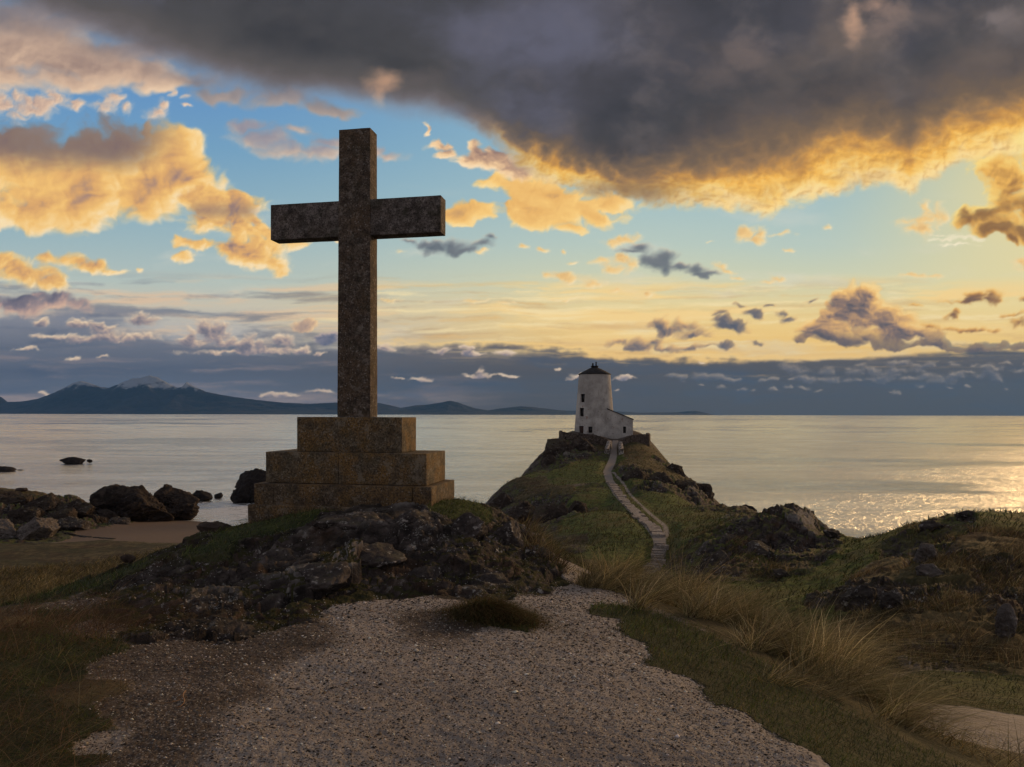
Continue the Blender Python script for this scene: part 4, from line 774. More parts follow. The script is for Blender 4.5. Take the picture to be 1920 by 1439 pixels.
def ground_material():
    m, T = material('ground_cover')
    p = gpos(T); px, py, pz = T.sep(p)
    nrm = T.n('ShaderNodeNewGeometry').outputs['Normal']; nz = T.sep(nrm)[2]
    ca = T.n('ShaderNodeAttribute', attribute_name='cov_a'); cb = T.n('ShaderNodeAttribute', attribute_name='cov_b')
    a3 = T.sep(ca.outputs['Color']); b3 = T.sep(cb.outputs['Color'])
    wG, wE, wg, wd = a3[0], a3[1], a3[2], ca.outputs['Alpha']
    wR, wM, ws, wP = b3[0], b3[1], b3[2], cb.outputs['Alpha']
    dist = T.vm('LENGTH', p, out=1)
    near = T.ss(dist, 28, 9)
    nA = T.noise(p, 2.1, 7, .62); nB = T.noise(T.vm('ADD', p, (7, 3, 1)), .55, 6, .6); nC = T.noise(T.vm('ADD', p, (3, 9, 4)), 9.0, 6, .65)
    # gravel: crushed stone with pale chips and shell
    vg = T.n('ShaderNodeTexVoronoi'); T.put(vg.inputs['Vector'], p); T.put(vg.inputs['Scale'], 46)
    vg2 = T.n('ShaderNodeTexVoronoi'); T.put(vg2.inputs['Vector'], p); T.put(vg2.inputs['Scale'], 95)
    chip = T.sep(vg.outputs['Color'])[0]; chip2 = T.sep(vg2.outputs['Color'])[1]
    g1 = T.ramp(chip, [(0, (.020, .015, .012, 1)), (.35, (.070, .054, .044, 1)), (.65, (.18, .145, .122, 1)), (.88, (.38, .33, .29, 1)), (1, (.75, .70, .65, 1))])
    g2 = T.ramp(chip2, [(0, (.028, .022, .019, 1)), (.5, (.080, .062, .050, 1)), (.85, (.21, .175, .15, 1)), (1, (.58, .54, .50, 1))])
    gravel = T.mix(.5, g1, g2)
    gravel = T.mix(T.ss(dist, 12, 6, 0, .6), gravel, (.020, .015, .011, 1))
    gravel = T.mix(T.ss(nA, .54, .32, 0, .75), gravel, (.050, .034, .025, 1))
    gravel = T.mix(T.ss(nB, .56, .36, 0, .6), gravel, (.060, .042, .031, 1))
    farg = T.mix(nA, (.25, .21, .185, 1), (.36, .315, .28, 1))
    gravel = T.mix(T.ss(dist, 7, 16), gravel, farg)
    earth = T.mix(T.ss(nC, .40, .62), (.020, .0135, .010, 1), (.060, .040, .028, 1))
    earth = T.mix(T.ss(nA, .30, .66, .25, .85), earth, T.mix(.45, g2, (.055, .036, .024, 1)))
    # turf and dry grass
    turf = T.mix(T.ss(nA, .35, .65), (.034, .052, .011, 1), (.115, .140, .028, 1))
    turf = T.mix(T.ss(T.noise(p, .33, 5, .6), .48, .62, 0, .75), turf, (.12, .10, .036, 1))
    turf = T.mix(T.ss(nC, .52, .38, 0, .6), turf, (.012, .014, .006, 1))
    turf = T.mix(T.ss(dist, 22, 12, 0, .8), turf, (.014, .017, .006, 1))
    dry = T.mix(T.ss(nA, .35, .68), (.040, .031, .014, 1), (.15, .112, .050, 1))
    dry = T.mix(T.ss(nB, .48, .64, 0, .8), dry, (.050, .026, .013, 1))
    dry = T.mix(T.ss(T.noise(T.vm('MULTIPLY', p, (.35, 1.2, 1)), .22, 5, .6), .55, .42, 0, .6), dry, (.040, .040, .014, 1))
    # rock with lichen and moss
    rn = T.noise(T.vm('MULTIPLY', p, (1, 1, 1.6)), 3.2, 8, .66, .5)
    rock = T.ramp(rn, [(.32, (.010, .008, .008, 1)), (.47, (.032, .025, .023, 1)), (.60, (.085, .068, .062, 1)), (.72, (.20, .17, .155, 1))])
    stn = T.noise(T.vm('ADD', p, (5, 5, 5)), .9, 5, .6)
    rock = T.mix(T.ss(stn, .52, .66, 0, .6), rock, (.088, .048, .026, 1))
    expo = T.ss(T.add(attr(T, 'relief'), T.mul(T.sub(nA, .5), 1.2)), .35, .95, 0, .8)  # raised relief is mixed towards a paler tone
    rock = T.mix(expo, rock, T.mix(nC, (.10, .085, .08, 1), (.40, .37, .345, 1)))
    lich = T.mul(T.ss(T.noise(T.vm('ADD', p, (11, 2, 6)), 7.0, 6, .72), .56, .64), T.ss(nB, .44, .60))
    rock = T.mix(T.mul(lich, .85), rock, (.46, .44, .41, 1))
    moss_n = T.add(T.mad(nA, .9, T.mul(nC, .35)), T.mul(T.ss(nz, .55, .95), .55))
    moss = T.ss(moss_n, .98, 1.14)
    mossc = T.mix(nC, (.016, .019, .006, 1), (.066, .058, .018, 1))
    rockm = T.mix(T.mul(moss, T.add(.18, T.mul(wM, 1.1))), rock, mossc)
    sand = T.mix(nA, (.115, .080, .058, 1), (.18, .13, .098, 1))
    wet = T.ss(pz, .55, .05)
    sand = T.mix(T.mul(wet, .6), sand, (.06, .046, .038, 1))
    # blend, with boundaries broken up by noise
    tot = None; col = None
    brk = T.mad(T.sub(nC, .5), .8, T.mul(T.sub(T.noise(p, 38, 4, .7), .5), T.ss(dist, 16, 6, 0, .9)))
    acc = T.mix(.35, earth, farg)
    def over(acc, c, w, lo=.32, hi=.68):
        return T.mix(T.ss(T.add(w, brk), lo, hi), acc, c)
    stony = T.mix(T.ss(T.add(T.sub(wG, wE), T.mul(T.sub(T.mad(nB, .5, T.mul(nA, .5)), .5), 2.4)), -1.1, 1.1), earth, gravel)
    acc = T.mix(T.ss(T.add(T.add(wE, wG), brk), .15, .6), acc, stony)
    acc = over(acc, sand, ws)
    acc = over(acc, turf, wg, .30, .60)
    acc = over(acc, dry, wd, .30, .62)
    steep = T.ss(T.add(nz, T.mul(T.sub(nA, .5), .5)), .62, .40)
    rk = T.m('MAXIMUM', T.mad(wM, .8, wR), T.mul(steep, T.ss(T.add(wg, wd), 1.2, .5)))
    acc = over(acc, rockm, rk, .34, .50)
    # steep faces inside rough ground read as rock, ledges hold turf
    ledge = T.mul(T.ss(nz, .78, .93), T.mul(T.ss(dist, 20, 40), T.ss(nA, .42, .56)))
    acc = T.mix(T.mul(ledge, T.ss(T.add(wR, wM), .3, .6, 0, .75)), acc, turf)
    worn = T.mix(nC, (.17, .145, .13, 1), (.34, .30, .27, 1))
    acc = T.mix(T.ss(T.add(wP, T.mul(brk, .5)), .3, .6), acc, worn)
    # relief
    vh = T.mul(vg.outputs['Distance'], -.9); vh2 = T.mul(vg2.outputs['Distance'], -.4)
    gh = T.mul(T.add(vh, vh2), T.mul(T.ss(dist, 14, 4), T.ss(T.add(wG, T.mul(wE, .6)), .2, .6)))
    rh = T.mad(rn, 2.6, T.mul(T.noise(p, 11, 6, .7), 1.1))
    gh2 = T.mad(T.noise(T.vm('MULTIPLY', p, (1, 1, .4)), 13, 5, .7), 1.2, T.mul(nA, 1.5))
    hgt = T.add(gh, T.mul(T.n('ShaderNodeValue').outputs[0], 0))
    H = T.mad(rh, T.ss(T.add(wR, wM), .2, .5), T.mad(gh2, T.ss(T.add(wg, wd), .3, .7), gh))
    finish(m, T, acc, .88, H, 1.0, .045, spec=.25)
    return m
M_GROUND = ground_material()
gv, gf, gA = build_ground()
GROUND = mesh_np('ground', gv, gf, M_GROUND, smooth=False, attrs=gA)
tag(GROUND, kind='structure')

def gz(x, y):
    x = np.atleast_1d(np.asarray(x, float)); y = np.atleast_1d(np.asarray(y, float))
    return ground(x, y)[0]

# ------------------------------------------------------------------ masonry helpers
def stone_mesh(name, boxes, mat, parent=None, bevel=.012, cell=.14, amp=.003, rough_amp=0.0, seed=1):
    """boxes [(centre, size)] (edges rounded, faces divided and slightly uneven) as one mesh"""
    bm = bmesh.new()
    for (c, s) in boxes:
        b2 = bmesh.new(); bmesh.ops.create_cube(b2, size=1.0)
        for v in b2.verts: v.co = Vector((v.co.x * s[0], v.co.y * s[1], v.co.z * s[2])) + Vector(c)
        if bevel: bmesh.ops.bevel(b2, geom=list(b2.edges), offset=bevel, segments=2, affect='EDGES', profile=.6)
        for ax in range(3):
            n = max(1, int(s[ax] / cell))
            for k in range(1, n):
                co = Vector(c); co[ax] += -s[ax] / 2 + s[ax] * k / n
                no = Vector((0, 0, 0)); no[ax] = 1
                bmesh.ops.bisect_plane(b2, geom=list(b2.verts) + list(b2.edges) + list(b2.faces), plane_co=co, plane_no=no, dist=1e-5)
        t = bpy.data.meshes.new('t'); b2.to_mesh(t); b2.free(); bm.from_mesh(t); bpy.data.meshes.remove(t)
    bm.normal_update()
    P_ = np.array([v.co[:] for v in bm.verts]); N_ = np.array([v.normal[:] for v in bm.verts])
    d = fbm(P_[:, 0] * 3 + P_[:, 1] * 1.3, P_[:, 2] * 3 + P_[:, 1] * 2.1, 4, .55, seed * 7 + 1) * amp
    if rough_amp: d = d + rough_amp * fbm(P_[:, 0] * 11 + P_[:, 1] * 7, P_[:, 2] * 13 + P_[:, 1] * 3, 4, .6, seed * 7 + 3)
    for v, n, q in zip(bm.verts, N_, d): v.co += Vector(n) * float(q)
    me = bpy.data.meshes.new(name); bm.to_mesh(me); bm.free()
    me.materials.append(mat); me.polygons.foreach_set('use_smooth', np.ones(len(me.polygons), bool))
    o = bpy.data.objects.new(name, me); COL.objects.link(o); o.parent = parent
    try: me.set_sharp_from_angle(angle=math.radians(50))
    except Exception: pass
    return o

def granite(name, base, dark, warm, warm_amt, lichen, moss=.25, scale=1.0, blot=.35):
    m, T = material(name)
    tc = T.n('ShaderNodeTexCoord').outputs['Object']
    n1 = T.noise(tc, 2.6 * scale, 6, .62); n2 = T.noise(T.vm('ADD', tc, (4, 1, 7)), 8.5 * scale, 7, .68); n3 = T.noise(T.vm('ADD', tc, (9, 5, 2)), 34, 4, .7)
    gr = T.voro(tc, 85); gr2 = T.n('ShaderNodeTexVoronoi'); T.put(gr2.inputs['Vector'], tc); T.put(gr2.inputs['Scale'], 55)
    c = T.mix(T.ss(n2, .36, .62), dark, base)
    c = T.mix(T.mul(T.ss(n1, .42, .60), warm_amt), c, warm)
    c = T.mix(T.ss(n3, .56, .38, 0, .8), c, (.018, .014, .011, 1))
    n4 = T.noise(T.vm('ADD', tc, (3, 5, 2)), 70, 3, .7)
    c = T.mix(T.ss(n4, .55, .70, 0, .45), c, T.mix(.6, lichen, base))
    sp = T.sep(gr2.outputs['Color'])[0]
    c = T.mix(T.mul(T.ss(sp, .90, .95), T.ss(n2, .40, .58, .08, .6)), c, lichen)
    l2 = T.mul(T.ss(T.noise(T.vm('ADD', tc, (2, 8, 3)), 5.0 * scale, 7, .74), .55, .63), .55)
    c = T.mix(l2, c, T.mix(.5, lichen, base))
    mo = T.ss(T.noise(T.vm('ADD', tc, (6, 6, 1)), 3.4 * scale, 6, .7), .52, .62)
    c = T.mix(T.mul(mo, moss), c, (.020, .024, .008, 1))
    dk = T.ss(T.noise(T.vm('ADD', tc, (1, 3, 9)), 4.6 * scale, 7, .75), .50, .60)
    c = T.mix(T.mul(dk, blot), c, (.020, .016, .014, 1))
    H = T.mad(n3, .8, T.mad(gr, .5, T.mul(n2, 1.2)))
    finish(m, T, c, .85, H, .8, .008, spec=.3)
    return m
M_SHAFT = granite('weathered_granite', (.15, .115, .090, 1), (.055, .039, .030, 1), (.13, .078, .038, 1), .5, (.36, .33, .30, 1), .25, 1.0, .25)
M_ARM = granite('grey_granite', (.20, .172, .160, 1), (.085, .070, .064, 1), (.12, .085, .060, 1), .3, (.34, .31, .29, 1), .45, 1.0, .65)
M_BLOCK = granite('lichened_block', (.17, .13, .082, 1), (.075, .056, .036, 1), (.22, .125, .040, 1), .85, (.32, .29, .24, 1), .25, 1.0, .15)
M_BASE = granite('rough_base_stone', (.150, .105, .062, 1), (.060, .042, .028, 1), (.20, .115, .040, 1), .8, (.30, .27, .23, 1), .2, 1.0, .2)

# ------------------------------------------------------------------ the memorial cross
def build_cross():
    a = MON['a']
    ux = Vector((math.cos(a), -math.sin(a), 0)); uy = Vector((math.sin(a), math.cos(a), 0))   # along the front, into the depth
    c0 = Vector((-1.346, 11.2, 0)) - ux * (2.767 / 2) + uy * (1.053 / 2)
    root = empty('stone_cross', (c0.x, c0.y, 12.03), -a)
    tag(root, 'tall weathered granite memorial cross on a stepped lichened pedestal on the rocky knoll', 'cross')
    Z = lambda z: z - 12.03
    # levels above the sea
    zb, z1, z2, z3 = 12.03, 12.360, 12.871, 13.445
    ztop = EYE + (777.6 - 233.5) / F * 11.62
    def blk(name, w, d, za, zt, mat, **k):
        return stone_mesh(name, [((0, 0, Z((za + zt) / 2)), (w, d, zt - za))], mat, root, **k)
    stone_mesh('footing', [((-.02, 0, Z(11.80)), (3.12, 1.48, .44))], M_BASE, root, bevel=.02, amp=.008, rough_amp=.012, seed=2)
    # lower course of three dressed stones
    w, d = 3.02, 1.34
    xs = [-w / 2, -w / 2 + .345, w / 2 - .315, w / 2]
    for i in range(3):
        x0, x1 = xs[i] + (.004 if i else 0), xs[i + 1] - (.004 if i < 2 else 0)
        stone_mesh('base_stone', [(((x0 + x1) / 2, 0, Z((zb - .02 + z1) / 2)), (x1 - x0, d, z1 - zb + .02))], M_BASE, root, bevel=.012, amp=.006, rough_amp=.009, seed=3 + i)
    # middle course, two stones tightly jointed
    w, d = 2.767, 1.053; xj = -.10
    for i, (x0, x1) in enumerate(((-w / 2, xj - .002), (xj + .002, w / 2))):
        stone_mesh('pedestal_stone', [(((x0 + x1) / 2, 0, Z((z1 + z2) / 2 + .004)), (x1 - x0, d, z2 - z1 - .008))], M_BLOCK, root, bevel=.010, amp=.003, rough_amp=.002, seed=7 + i)
    blk('cap_stone', 1.83, .72, z2 + .004, z3, M_BLOCK, bevel=.009, amp=.002, rough_amp=.002, seed=10)
    # shaft with slight batter, and the two arms set into it
    sw, sd = .575, .31
    sh = stone_mesh('shaft', [((0, 0, Z((z3 + ztop) / 2 + .003)), (sw, sd, ztop - z3))], M_SHAFT, root, bevel=.010, amp=.004, rough_amp=.002, seed=12)
    for v in sh.data.vertices:
        k = (v.co.z - Z(z3)) / (ztop - z3); v.co.x *= 1.02 - .055 * k; v.co.y *= 1.04 - .06 * k
    zc = EYE + (777.5 - 403.5) / F * 11.62; ah = .60
    for s, L in ((-1, 1.255), (1, 1.225)):
        x0 = s * .268
        stone_mesh('arm', [((x0 + s * L / 2, 0, Z(zc)), (L, .285, ah))], M_ARM, root, bevel=.009, amp=.003, rough_amp=.002, seed=14 + s)
    # worn carved letters on the cap stone
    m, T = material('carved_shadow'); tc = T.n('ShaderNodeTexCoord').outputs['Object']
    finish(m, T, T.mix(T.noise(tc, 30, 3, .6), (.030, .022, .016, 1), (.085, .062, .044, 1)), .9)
    for txt, x, z, sz in (('I', -.20, 13.29, .12), ('I', -.13, 13.29, .12), ('N', -.02, 13.29, .12), ('I', .17, 13.30, .11), ('N', .24, 13.30, .11), ('b', -.20, 13.11, .14), ('y', -.10, 13.11, .14), ('1', .10, 12.925, .10), ('6', .19, 12.925, .10), ('5', .28, 12.925, .10)):
        cu = bpy.data.curves.new('inscription', 'FONT'); cu.body = txt; cu.size = sz; cu.align_x = 'CENTER'; cu.extrude = .0025; cu.offset = -.003
        me = bpy.data.objects.new('inscription', cu); COL.objects.link(me)
        bpy.context.view_layer.update()
        dg = bpy.context.evaluated_depsgraph_get(); mesh = bpy.data.meshes.new_from_object(me.evaluated_get(dg))
        bpy.data.objects.remove(me); mesh.materials.clear(); mesh.materials.append(m)
        o = bpy.data.objects.new('carved_letter', mesh); COL.objects.link(o); o.parent = root
        o.location = (x, -.3615, Z(z)); o.rotation_euler = (math.radians(90), 0, 0)
    return root
CROSS = build_cross()

# ------------------------------------------------------------------ the white tower on the hill
def mat_render():
    m, T = material('weathered_limewash')
    p = T.n('ShaderNodeTexCoord').outputs['Object']
    n1 = T.noise(p, .55, 6, .62); n2 = T.noise(T.vm('MULTIPLY', p, (1.6, 1.6, .35)), 1.6, 6, .65); n3 = T.noise(p, 4.2, 6, .7)
    pz = T.sep(p)[2]
    c = T.mix(T.ss(n1, .34, .64), (.30, .285, .27, 1), (.50, .48, .455, 1))
    c = T.mix(T.mul(T.ss(n2, .48, .70), .55), c, (.26, .235, .215, 1))
    c = T.mix(T.mul(T.ss(pz, 5, 10.5), .40), c, (.27, .25, .235, 1))
    chip = T.mul(T.ss(n3, .60, .66), T.ss(n1, .50, .60))
    chip2 = T.mul(T.ss(T.noise(p, 2.3, 7, .75), .585, .64), T.ss(pz, 6.5, 2.0, .15, 1))
    c = T.mix(T.m('MAXIMUM', chip, chip2), c, (.10, .075, .062, 1))
    rust = T.mul(T.ss(T.noise(T.vm('ADD', p, (3, 3, 8)), 1.1, 6, .7), .60, .68), .7)
    c = T.mix(rust, c, (.25, .12, .075, 1))
    finish(m, T, c, .9, T.mad(n3, .6, n1), .6, .05)
    return m
M_LIME = mat_render()
def simple_mat(name, a, b, scale=4.0, rough=.85, bump=.4, dist=.02, spec=.3):
    m, T = material(name); p = T.n('ShaderNodeTexCoord').outputs['Object']
    n = T.noise(p, scale, 6, .62)
    finish(m, T, T.mix(T.ss(n, .35, .65), a, b), rough, n, bump, dist, spec=spec); return m
M_LEAD = simple_mat('dark_roofing', (.014, .014, .016, 1), (.035, .033, .034, 1), 3)
M_PANE = simple_mat('dark_window_glass', (.006, .006, .008, 1), (.012, .012, .014, 1), 2, .35, .1, .01, .5)
M_FRAME = simple_mat('brown_window_frame', (.035, .026, .022, 1), (.07, .052, .044, 1), 6)
M_DOOR = simple_mat('old_plank_door', (.045, .024, .018, 1), (.085, .048, .036, 1), 6)

def build_tower():
    D = 127.0; base = at(1114.7, 816, D); zb = base.z - .4
    root = empty('lighthouse', (base.x, base.y, zb))
    tag(root, 'squat white tapering tower with dark conical roof and lean-to wing on the hilltop', 'lighthouse')
    H = at(1114, 703, D).z - zb
    R0, R1 = 3.66, 2.80
    cx = lambda z: 0.0
    rad = lambda z: R0 + (R1 - R0) * min(1, max(0, z / H))
    # openings: (px0, px1, py_top, py_bottom) read on the front
    op = [(1090, 1096.8, 738.5, 754.3, 'window'), (1087.8, 1095, 765.2, 781, 'window'), (1086.3, 1094, 799.3, 815, 'door'), (1102.8, 1110, 800.5, 812, 'window'), (1077.6, 1081.2, 799.5, 812.5, 'window')]
    rects = []
    for a, b, t, u, k in op:
        zt = at(a, t, D - 3.4).z - zb; zu = at(a, u, D - 3.4).z - zb; r = rad((zt + zu) / 2)
        ang = []
        for px in (a, b):
            X_ = at(px, u, D - 3).x - base.x
            ang.append(math.asin(max(-.985, min(.985, X_ / r))))
        rects.append((ang[0], ang[1], zu, zt, k))
    angs = sorted(set([round(x, 5) for x in np.linspace(-math.pi, math.pi, 61)[:-1]] + [round(r[i], 5) for r in rects for i in (0, 1)]))
    angs = [q for i, q in enumerate(angs) if i == 0 or q - angs[i - 1] > 1e-4]
    zs = sorted(set([round(x, 4) for x in np.linspace(0, H, 22)] + [round(r[i], 4) for r in rects for i in (2, 3)]))
    na, nz_ = len(angs), len(zs)
    V = [(rad(z) * math.sin(q) * (1 + .003 * math.sin(5 * q + z)), -rad(z) * math.cos(q), z) for z in zs for q in angs]
    Fc = []
    def inside(q, z): return any(r[0] - 1e-3 < q < r[1] + 1e-3 and r[2] - 1e-3 < z < r[3] + 1e-3 for r in rects)
    for i in range(nz_ - 1):
        for j in range(na):
            j1 = (j + 1) % na; q1 = angs[j1] + (2 * math.pi if j1 == 0 else 0)
            if inside((angs[j] + q1) / 2, (zs[i] + zs[i + 1]) / 2): continue
            Fc.append((i * na + j, i * na + j1, (i + 1) * na + j1, (i + 1) * na + j))
    V = [list(v) for v in V]
    # reveals of the openings
    for (q0, q1, za, zt, k) in rects:
        o = len(V)
        for dep in (0, .30):
            for q, z in ((q0, za), (q1, za), (q1, zt), (q0, zt)):
                r = rad(z) - dep; V.append([r * math.sin(q), -r * math.cos(q), z])
        for e in range(4):
            Fc.append((o + e, o + 4 + e, o + 4 + (e + 1) % 4, o + (e + 1) % 4))
    wall = mesh_np('tower_wall', V, np.array(Fc), M_LIME, root)
    for (q0, q1, za, zt, k) in rects:
        r = rad((za + zt) / 2) - .27
        A = Vector((r * math.sin(q0), -r * math.cos(q0), 0)); B = Vector((r * math.sin(q1), -r * math.cos(q1), 0))
        u = (B - A).normalized(); n = Vector((u.y, -u.x, 0)); mid = (A + B) / 2; wdt = (B - A).length
        def slab(name, x0, x1, z0, z1, th, off, mat, par):
            vs = []
            for dd in (0, th):
                for xx, zz in ((x0, z0), (x1, z0), (x1, z1), (x0, z1)):
                    q_ = mid + u * xx + n * (off + dd); vs.append((q_.x, q_.y, zz))
            fs = np.array([(0, 3, 2, 1), (4, 5, 6, 7), (0, 1, 5, 4), (1, 2, 6, 5), (2, 3, 7, 6), (3, 0, 4, 7)])
            return vs, fs
        if k == 'door':
            vs, fs = slab('door', -wdt / 2, wdt / 2, za, zt, .05, 0, M_DOOR, root)
            dr = mesh_np('door', vs, fs, M_DOOR, root)
            vs, fs = slab('handle', wdt * .28, wdt * .36, za + .95, za + 1.02, .04, .052, M_LEAD, dr)
            mesh_np('handle', vs, fs, M_LEAD, dr)
        else:
            vs, fs = slab('window', -wdt / 2, wdt / 2, za, zt, .02, 0, M_PANE, root)
            wn = mesh_np('window', vs, fs, M_PANE, root)
            VV, FF = [], []
            for (x0, x1, z0, z1) in ((-wdt / 2, -wdt / 2 + .06, za, zt), (wdt / 2 - .06, wdt / 2, za, zt), (-wdt / 2 + .06, wdt / 2 - .06, za, za + .06), (-wdt / 2 + .06, wdt / 2 - .06, zt - .06, zt), (-wdt / 2 + .06, wdt / 2 - .06, (za + zt) / 2 - .025, (za + zt) / 2 + .025), (-.02, .02, za + .06, (za + zt) / 2 - .027)):
                vs, fs = slab('f', x0, x1, z0, z1, .03, .023, None, None); FF.append(fs + len(VV)); VV += vs
            mesh_np('window_frame', VV, np.concatenate(FF), M_FRAME, wn)
            vs, fs = slab('sill', -wdt / 2 - .08, wdt / 2 + .08, za - .09, za - .005, .36, .0, None, None)
            mesh_np('sill', vs, fs, M_LIME, wn)
    # roof: shallow cone with an eaves rim, ending in a drum with cap and two pipes
    prof = [(R1 - .3, H - .02), (R1 + .10, H - .02), (R1 + .12, H + .10), (R1 * .62, H + .74), (.74, H + 1.22), (.70, H + 1.24), (.0, H + 1.24)]
    n = 48
    def lathe(name, prof, mat, par, n=48, c=(0, 0)):
        V_ = [(c[0] + r * math.cos(2 * math.pi * k / n), c[1] + r * math.sin(2 * math.pi * k / n), z) for r, z in prof for k in range(n)]
        return mesh_np(name, V_, grid_faces(len(prof), n, True), mat, par)
    roof = lathe('roof', prof, M_LEAD, root)
    drum = lathe('roof_drum', [(.0, H + 1.20), (.60, H + 1.20), (.60, H + 1.46), (.70, H + 1.47), (.70, H + 1.58), (.0, H + 1.58)], M_LEAD, root)
    lathe('chimney', [(0, H + 1.55), (.15, H + 1.55), (.13, H + 1.98), (.17, H + 2.0), (.17, H + 2.05), (0, H + 2.05)], M_LEAD, root, 16, (-.32, 0))
    lathe('chimney', [(0, H + 1.55), (.12, H + 1.55), (.11, H + 2.2), (.14, H + 2.22), (.14, H + 2.28), (0, H + 2.28)], M_LEAD, root, 16, (.26, 0))
    # lean-to wing on the right
    yf = -3.05; yb = 2.4
    X = lambda px, d=D - 3.0: at(px, 800, d).x - base.x
    Zp = lambda py, d=D - 3.0: at(1160, py, d).z - zb
    x0, x1 = X(1122), X(1186.8)
    xl, xr = X(1144), x1
    zl, zr = Zp(768.5), Zp(787.5)
    zbot = Zp(823.5)
    prof = [(x0, zbot), (x1, zbot), (x1, zr), (xl, zl), (x0, zl + .1)]
    wx0, wx1, wz0, wz1 = X(1168.3), X(1173.8), Zp(812.5), Zp(800.5)
    def wing_face(y):
        return [(x, y, z) for x, z in prof]
    # front skin with its window opening, built from strips
    V2 = []; F2 = []
    def quad(*q):
        o = len(V2); V2.extend(q); F2.append((o, o + 1, o + 2, o + 3))
    def top(x): return zl + .1 + (zl - zl - .1) * (x - x0) / (xl - x0) if x < xl else zl + (zr - zl) * (x - xl) / (xr - xl)
    xsn = sorted(list(np.linspace(x0, x1, 15)) + [wx0, wx1, xl])
    for a_, b_ in zip(xsn[:-1], xsn[1:]):
        if b_ - a_ < 1e-5: continue
        cuts = [zbot, wz0, wz1]
        for i_ in range(3):
            z0_ = cuts[i_]
            if i_ == 1 and wx0 - 1e-4 < (a_ + b_) / 2 < wx1: continue
            if i_ < 2: quad((a_, yf, z0_), (b_, yf, z0_), (b_, yf, cuts[i_ + 1]), (a_, yf, cuts[i_ + 1]))
            else: quad((a_, yf, z0_), (b_, yf, z0_), (b_, yf, top(b_)), (a_, yf, top(a_)))
    for (a_, b_) in (((wx0, wz0), (wx1, wz0)), ((wx1, wz0), (wx1, wz1)), ((wx1, wz1), (wx0, wz1)), ((wx0, wz1), (wx0, wz0))):
        quad((a_[0], yf, a_[1]), (a_[0], yf + .28, a_[1]), (b_[0], yf + .28, b_[1]), (b_[0], yf, b_[1]))
    quad((x1, yf, zbot), (x1, yb, zbot), (x1, yb, zr), (x1, yf, zr)); quad((x0, yb, zbot), (x1, yb, zbot), (x1, yb, zr), (x0, yb, zl + .1))
    quad((x0, yf, zbot), (x0, yb, zbot), (x0, yb, zl + .1), (x0, yf, zl + .1))
    wing = mesh_np('wing', V2, np.array(F2), M_LIME, root)
    e = .12
    RV = [(xl - .5, yf - e, zl + .08), (xr + e, yf - e, zr - .02), (xr + e, yb + e, zr - .02), (xl - .5, yb + e, zl + .08)]
    RV += [(x, y, z + .14) for x, y, z in RV]
    box_f = np.array([(0, 3, 2, 1), (4, 5, 6, 7), (0, 1, 5, 4), (1, 2, 6, 5), (2, 3, 7, 6), (3, 0, 4, 7)])
    mesh_np('wing_roof', RV, box_f, M_LEAD, wing)
    wv = [(wx0, yf + .26, wz0), (wx1, yf + .26, wz0), (wx1, yf + .26, wz1), (wx0, yf + .26, wz1)]; wv += [(x, y + .03, z) for x, y, z in wv]
    wn = mesh_np('window', wv, box_f, M_PANE, root)
    VV, FF = [], []
    for (a0, a1, b0, b1) in ((wx0, wx0 + .05, wz0, wz1), (wx1 - .05, wx1, wz0, wz1), (wx0 + .05, wx1 - .05, wz0, wz0 + .05), (wx0 + .05, wx1 - .05, wz1 - .05, wz1), (wx0 + .05, wx1 - .05, (wz0 + wz1) / 2 - .02, (wz0 + wz1) / 2 + .02)):
        q = [(a0, yf + .22, b0), (a1, yf + .22, b0), (a1, yf + .22, b1), (a0, yf + .22, b1)]; q += [(x, y + .03, z) for x, y, z in q]
        FF.append(box_f + len(VV)); VV += q
    mesh_np('window_frame', VV, np.concatenate(FF), M_FRAME, wn)
build_tower()

# ------------------------------------------------------------------ drystone walls round the hilltop, gate piers
def mat_drystone(name, tone=1.0, lime=.0):
    m, T = material(name)
    p = T.n('ShaderNodeTexCoord').outputs['Object']
    v = T.n('ShaderNodeTexVoronoi'); T.put(v.inputs['Vector'], T.vm('MULTIPLY', p, (1, 1, 1.8))); T.put(v.inputs['Scale'], 2.6)
    e = T.n('ShaderNodeTexVoronoi', feature='DISTANCE_TO_EDGE'); T.put(e.inputs['Vector'], T.vm('MULTIPLY', p, (1, 1, 1.8))); T.put(e.inputs['Scale'], 2.6)
    n = T.noise(p, 3, 6, .65)
    k = T.sep(v.outputs['Color'])[0]
    c = T.mix(k, (.060 * tone, .044 * tone, .036 * tone, 1), (.15 * tone, .115 * tone, .095 * tone, 1))
    c = T.mix(T.ss(n, .54, .66, 0, .7), c, (.035, .032, .014, 1))
    if lime: c = T.mix(T.mul(T.ss(n, .62, .42), lime), c, (.50, .47, .44, 1))
    c = T.mix(T.ss(e.outputs['Distance'], .09, .02), c, (.015, .012, .010, 1))
    finish(m, T, c, .9, T.mad(T.m('MINIMUM', e.outputs['Distance'], .16), 5, n), .8, .08)
    return m
M_DRY = mat_drystone('drystone'); M_PIER = mat_drystone('limewashed_rubble', 1.6, .9)
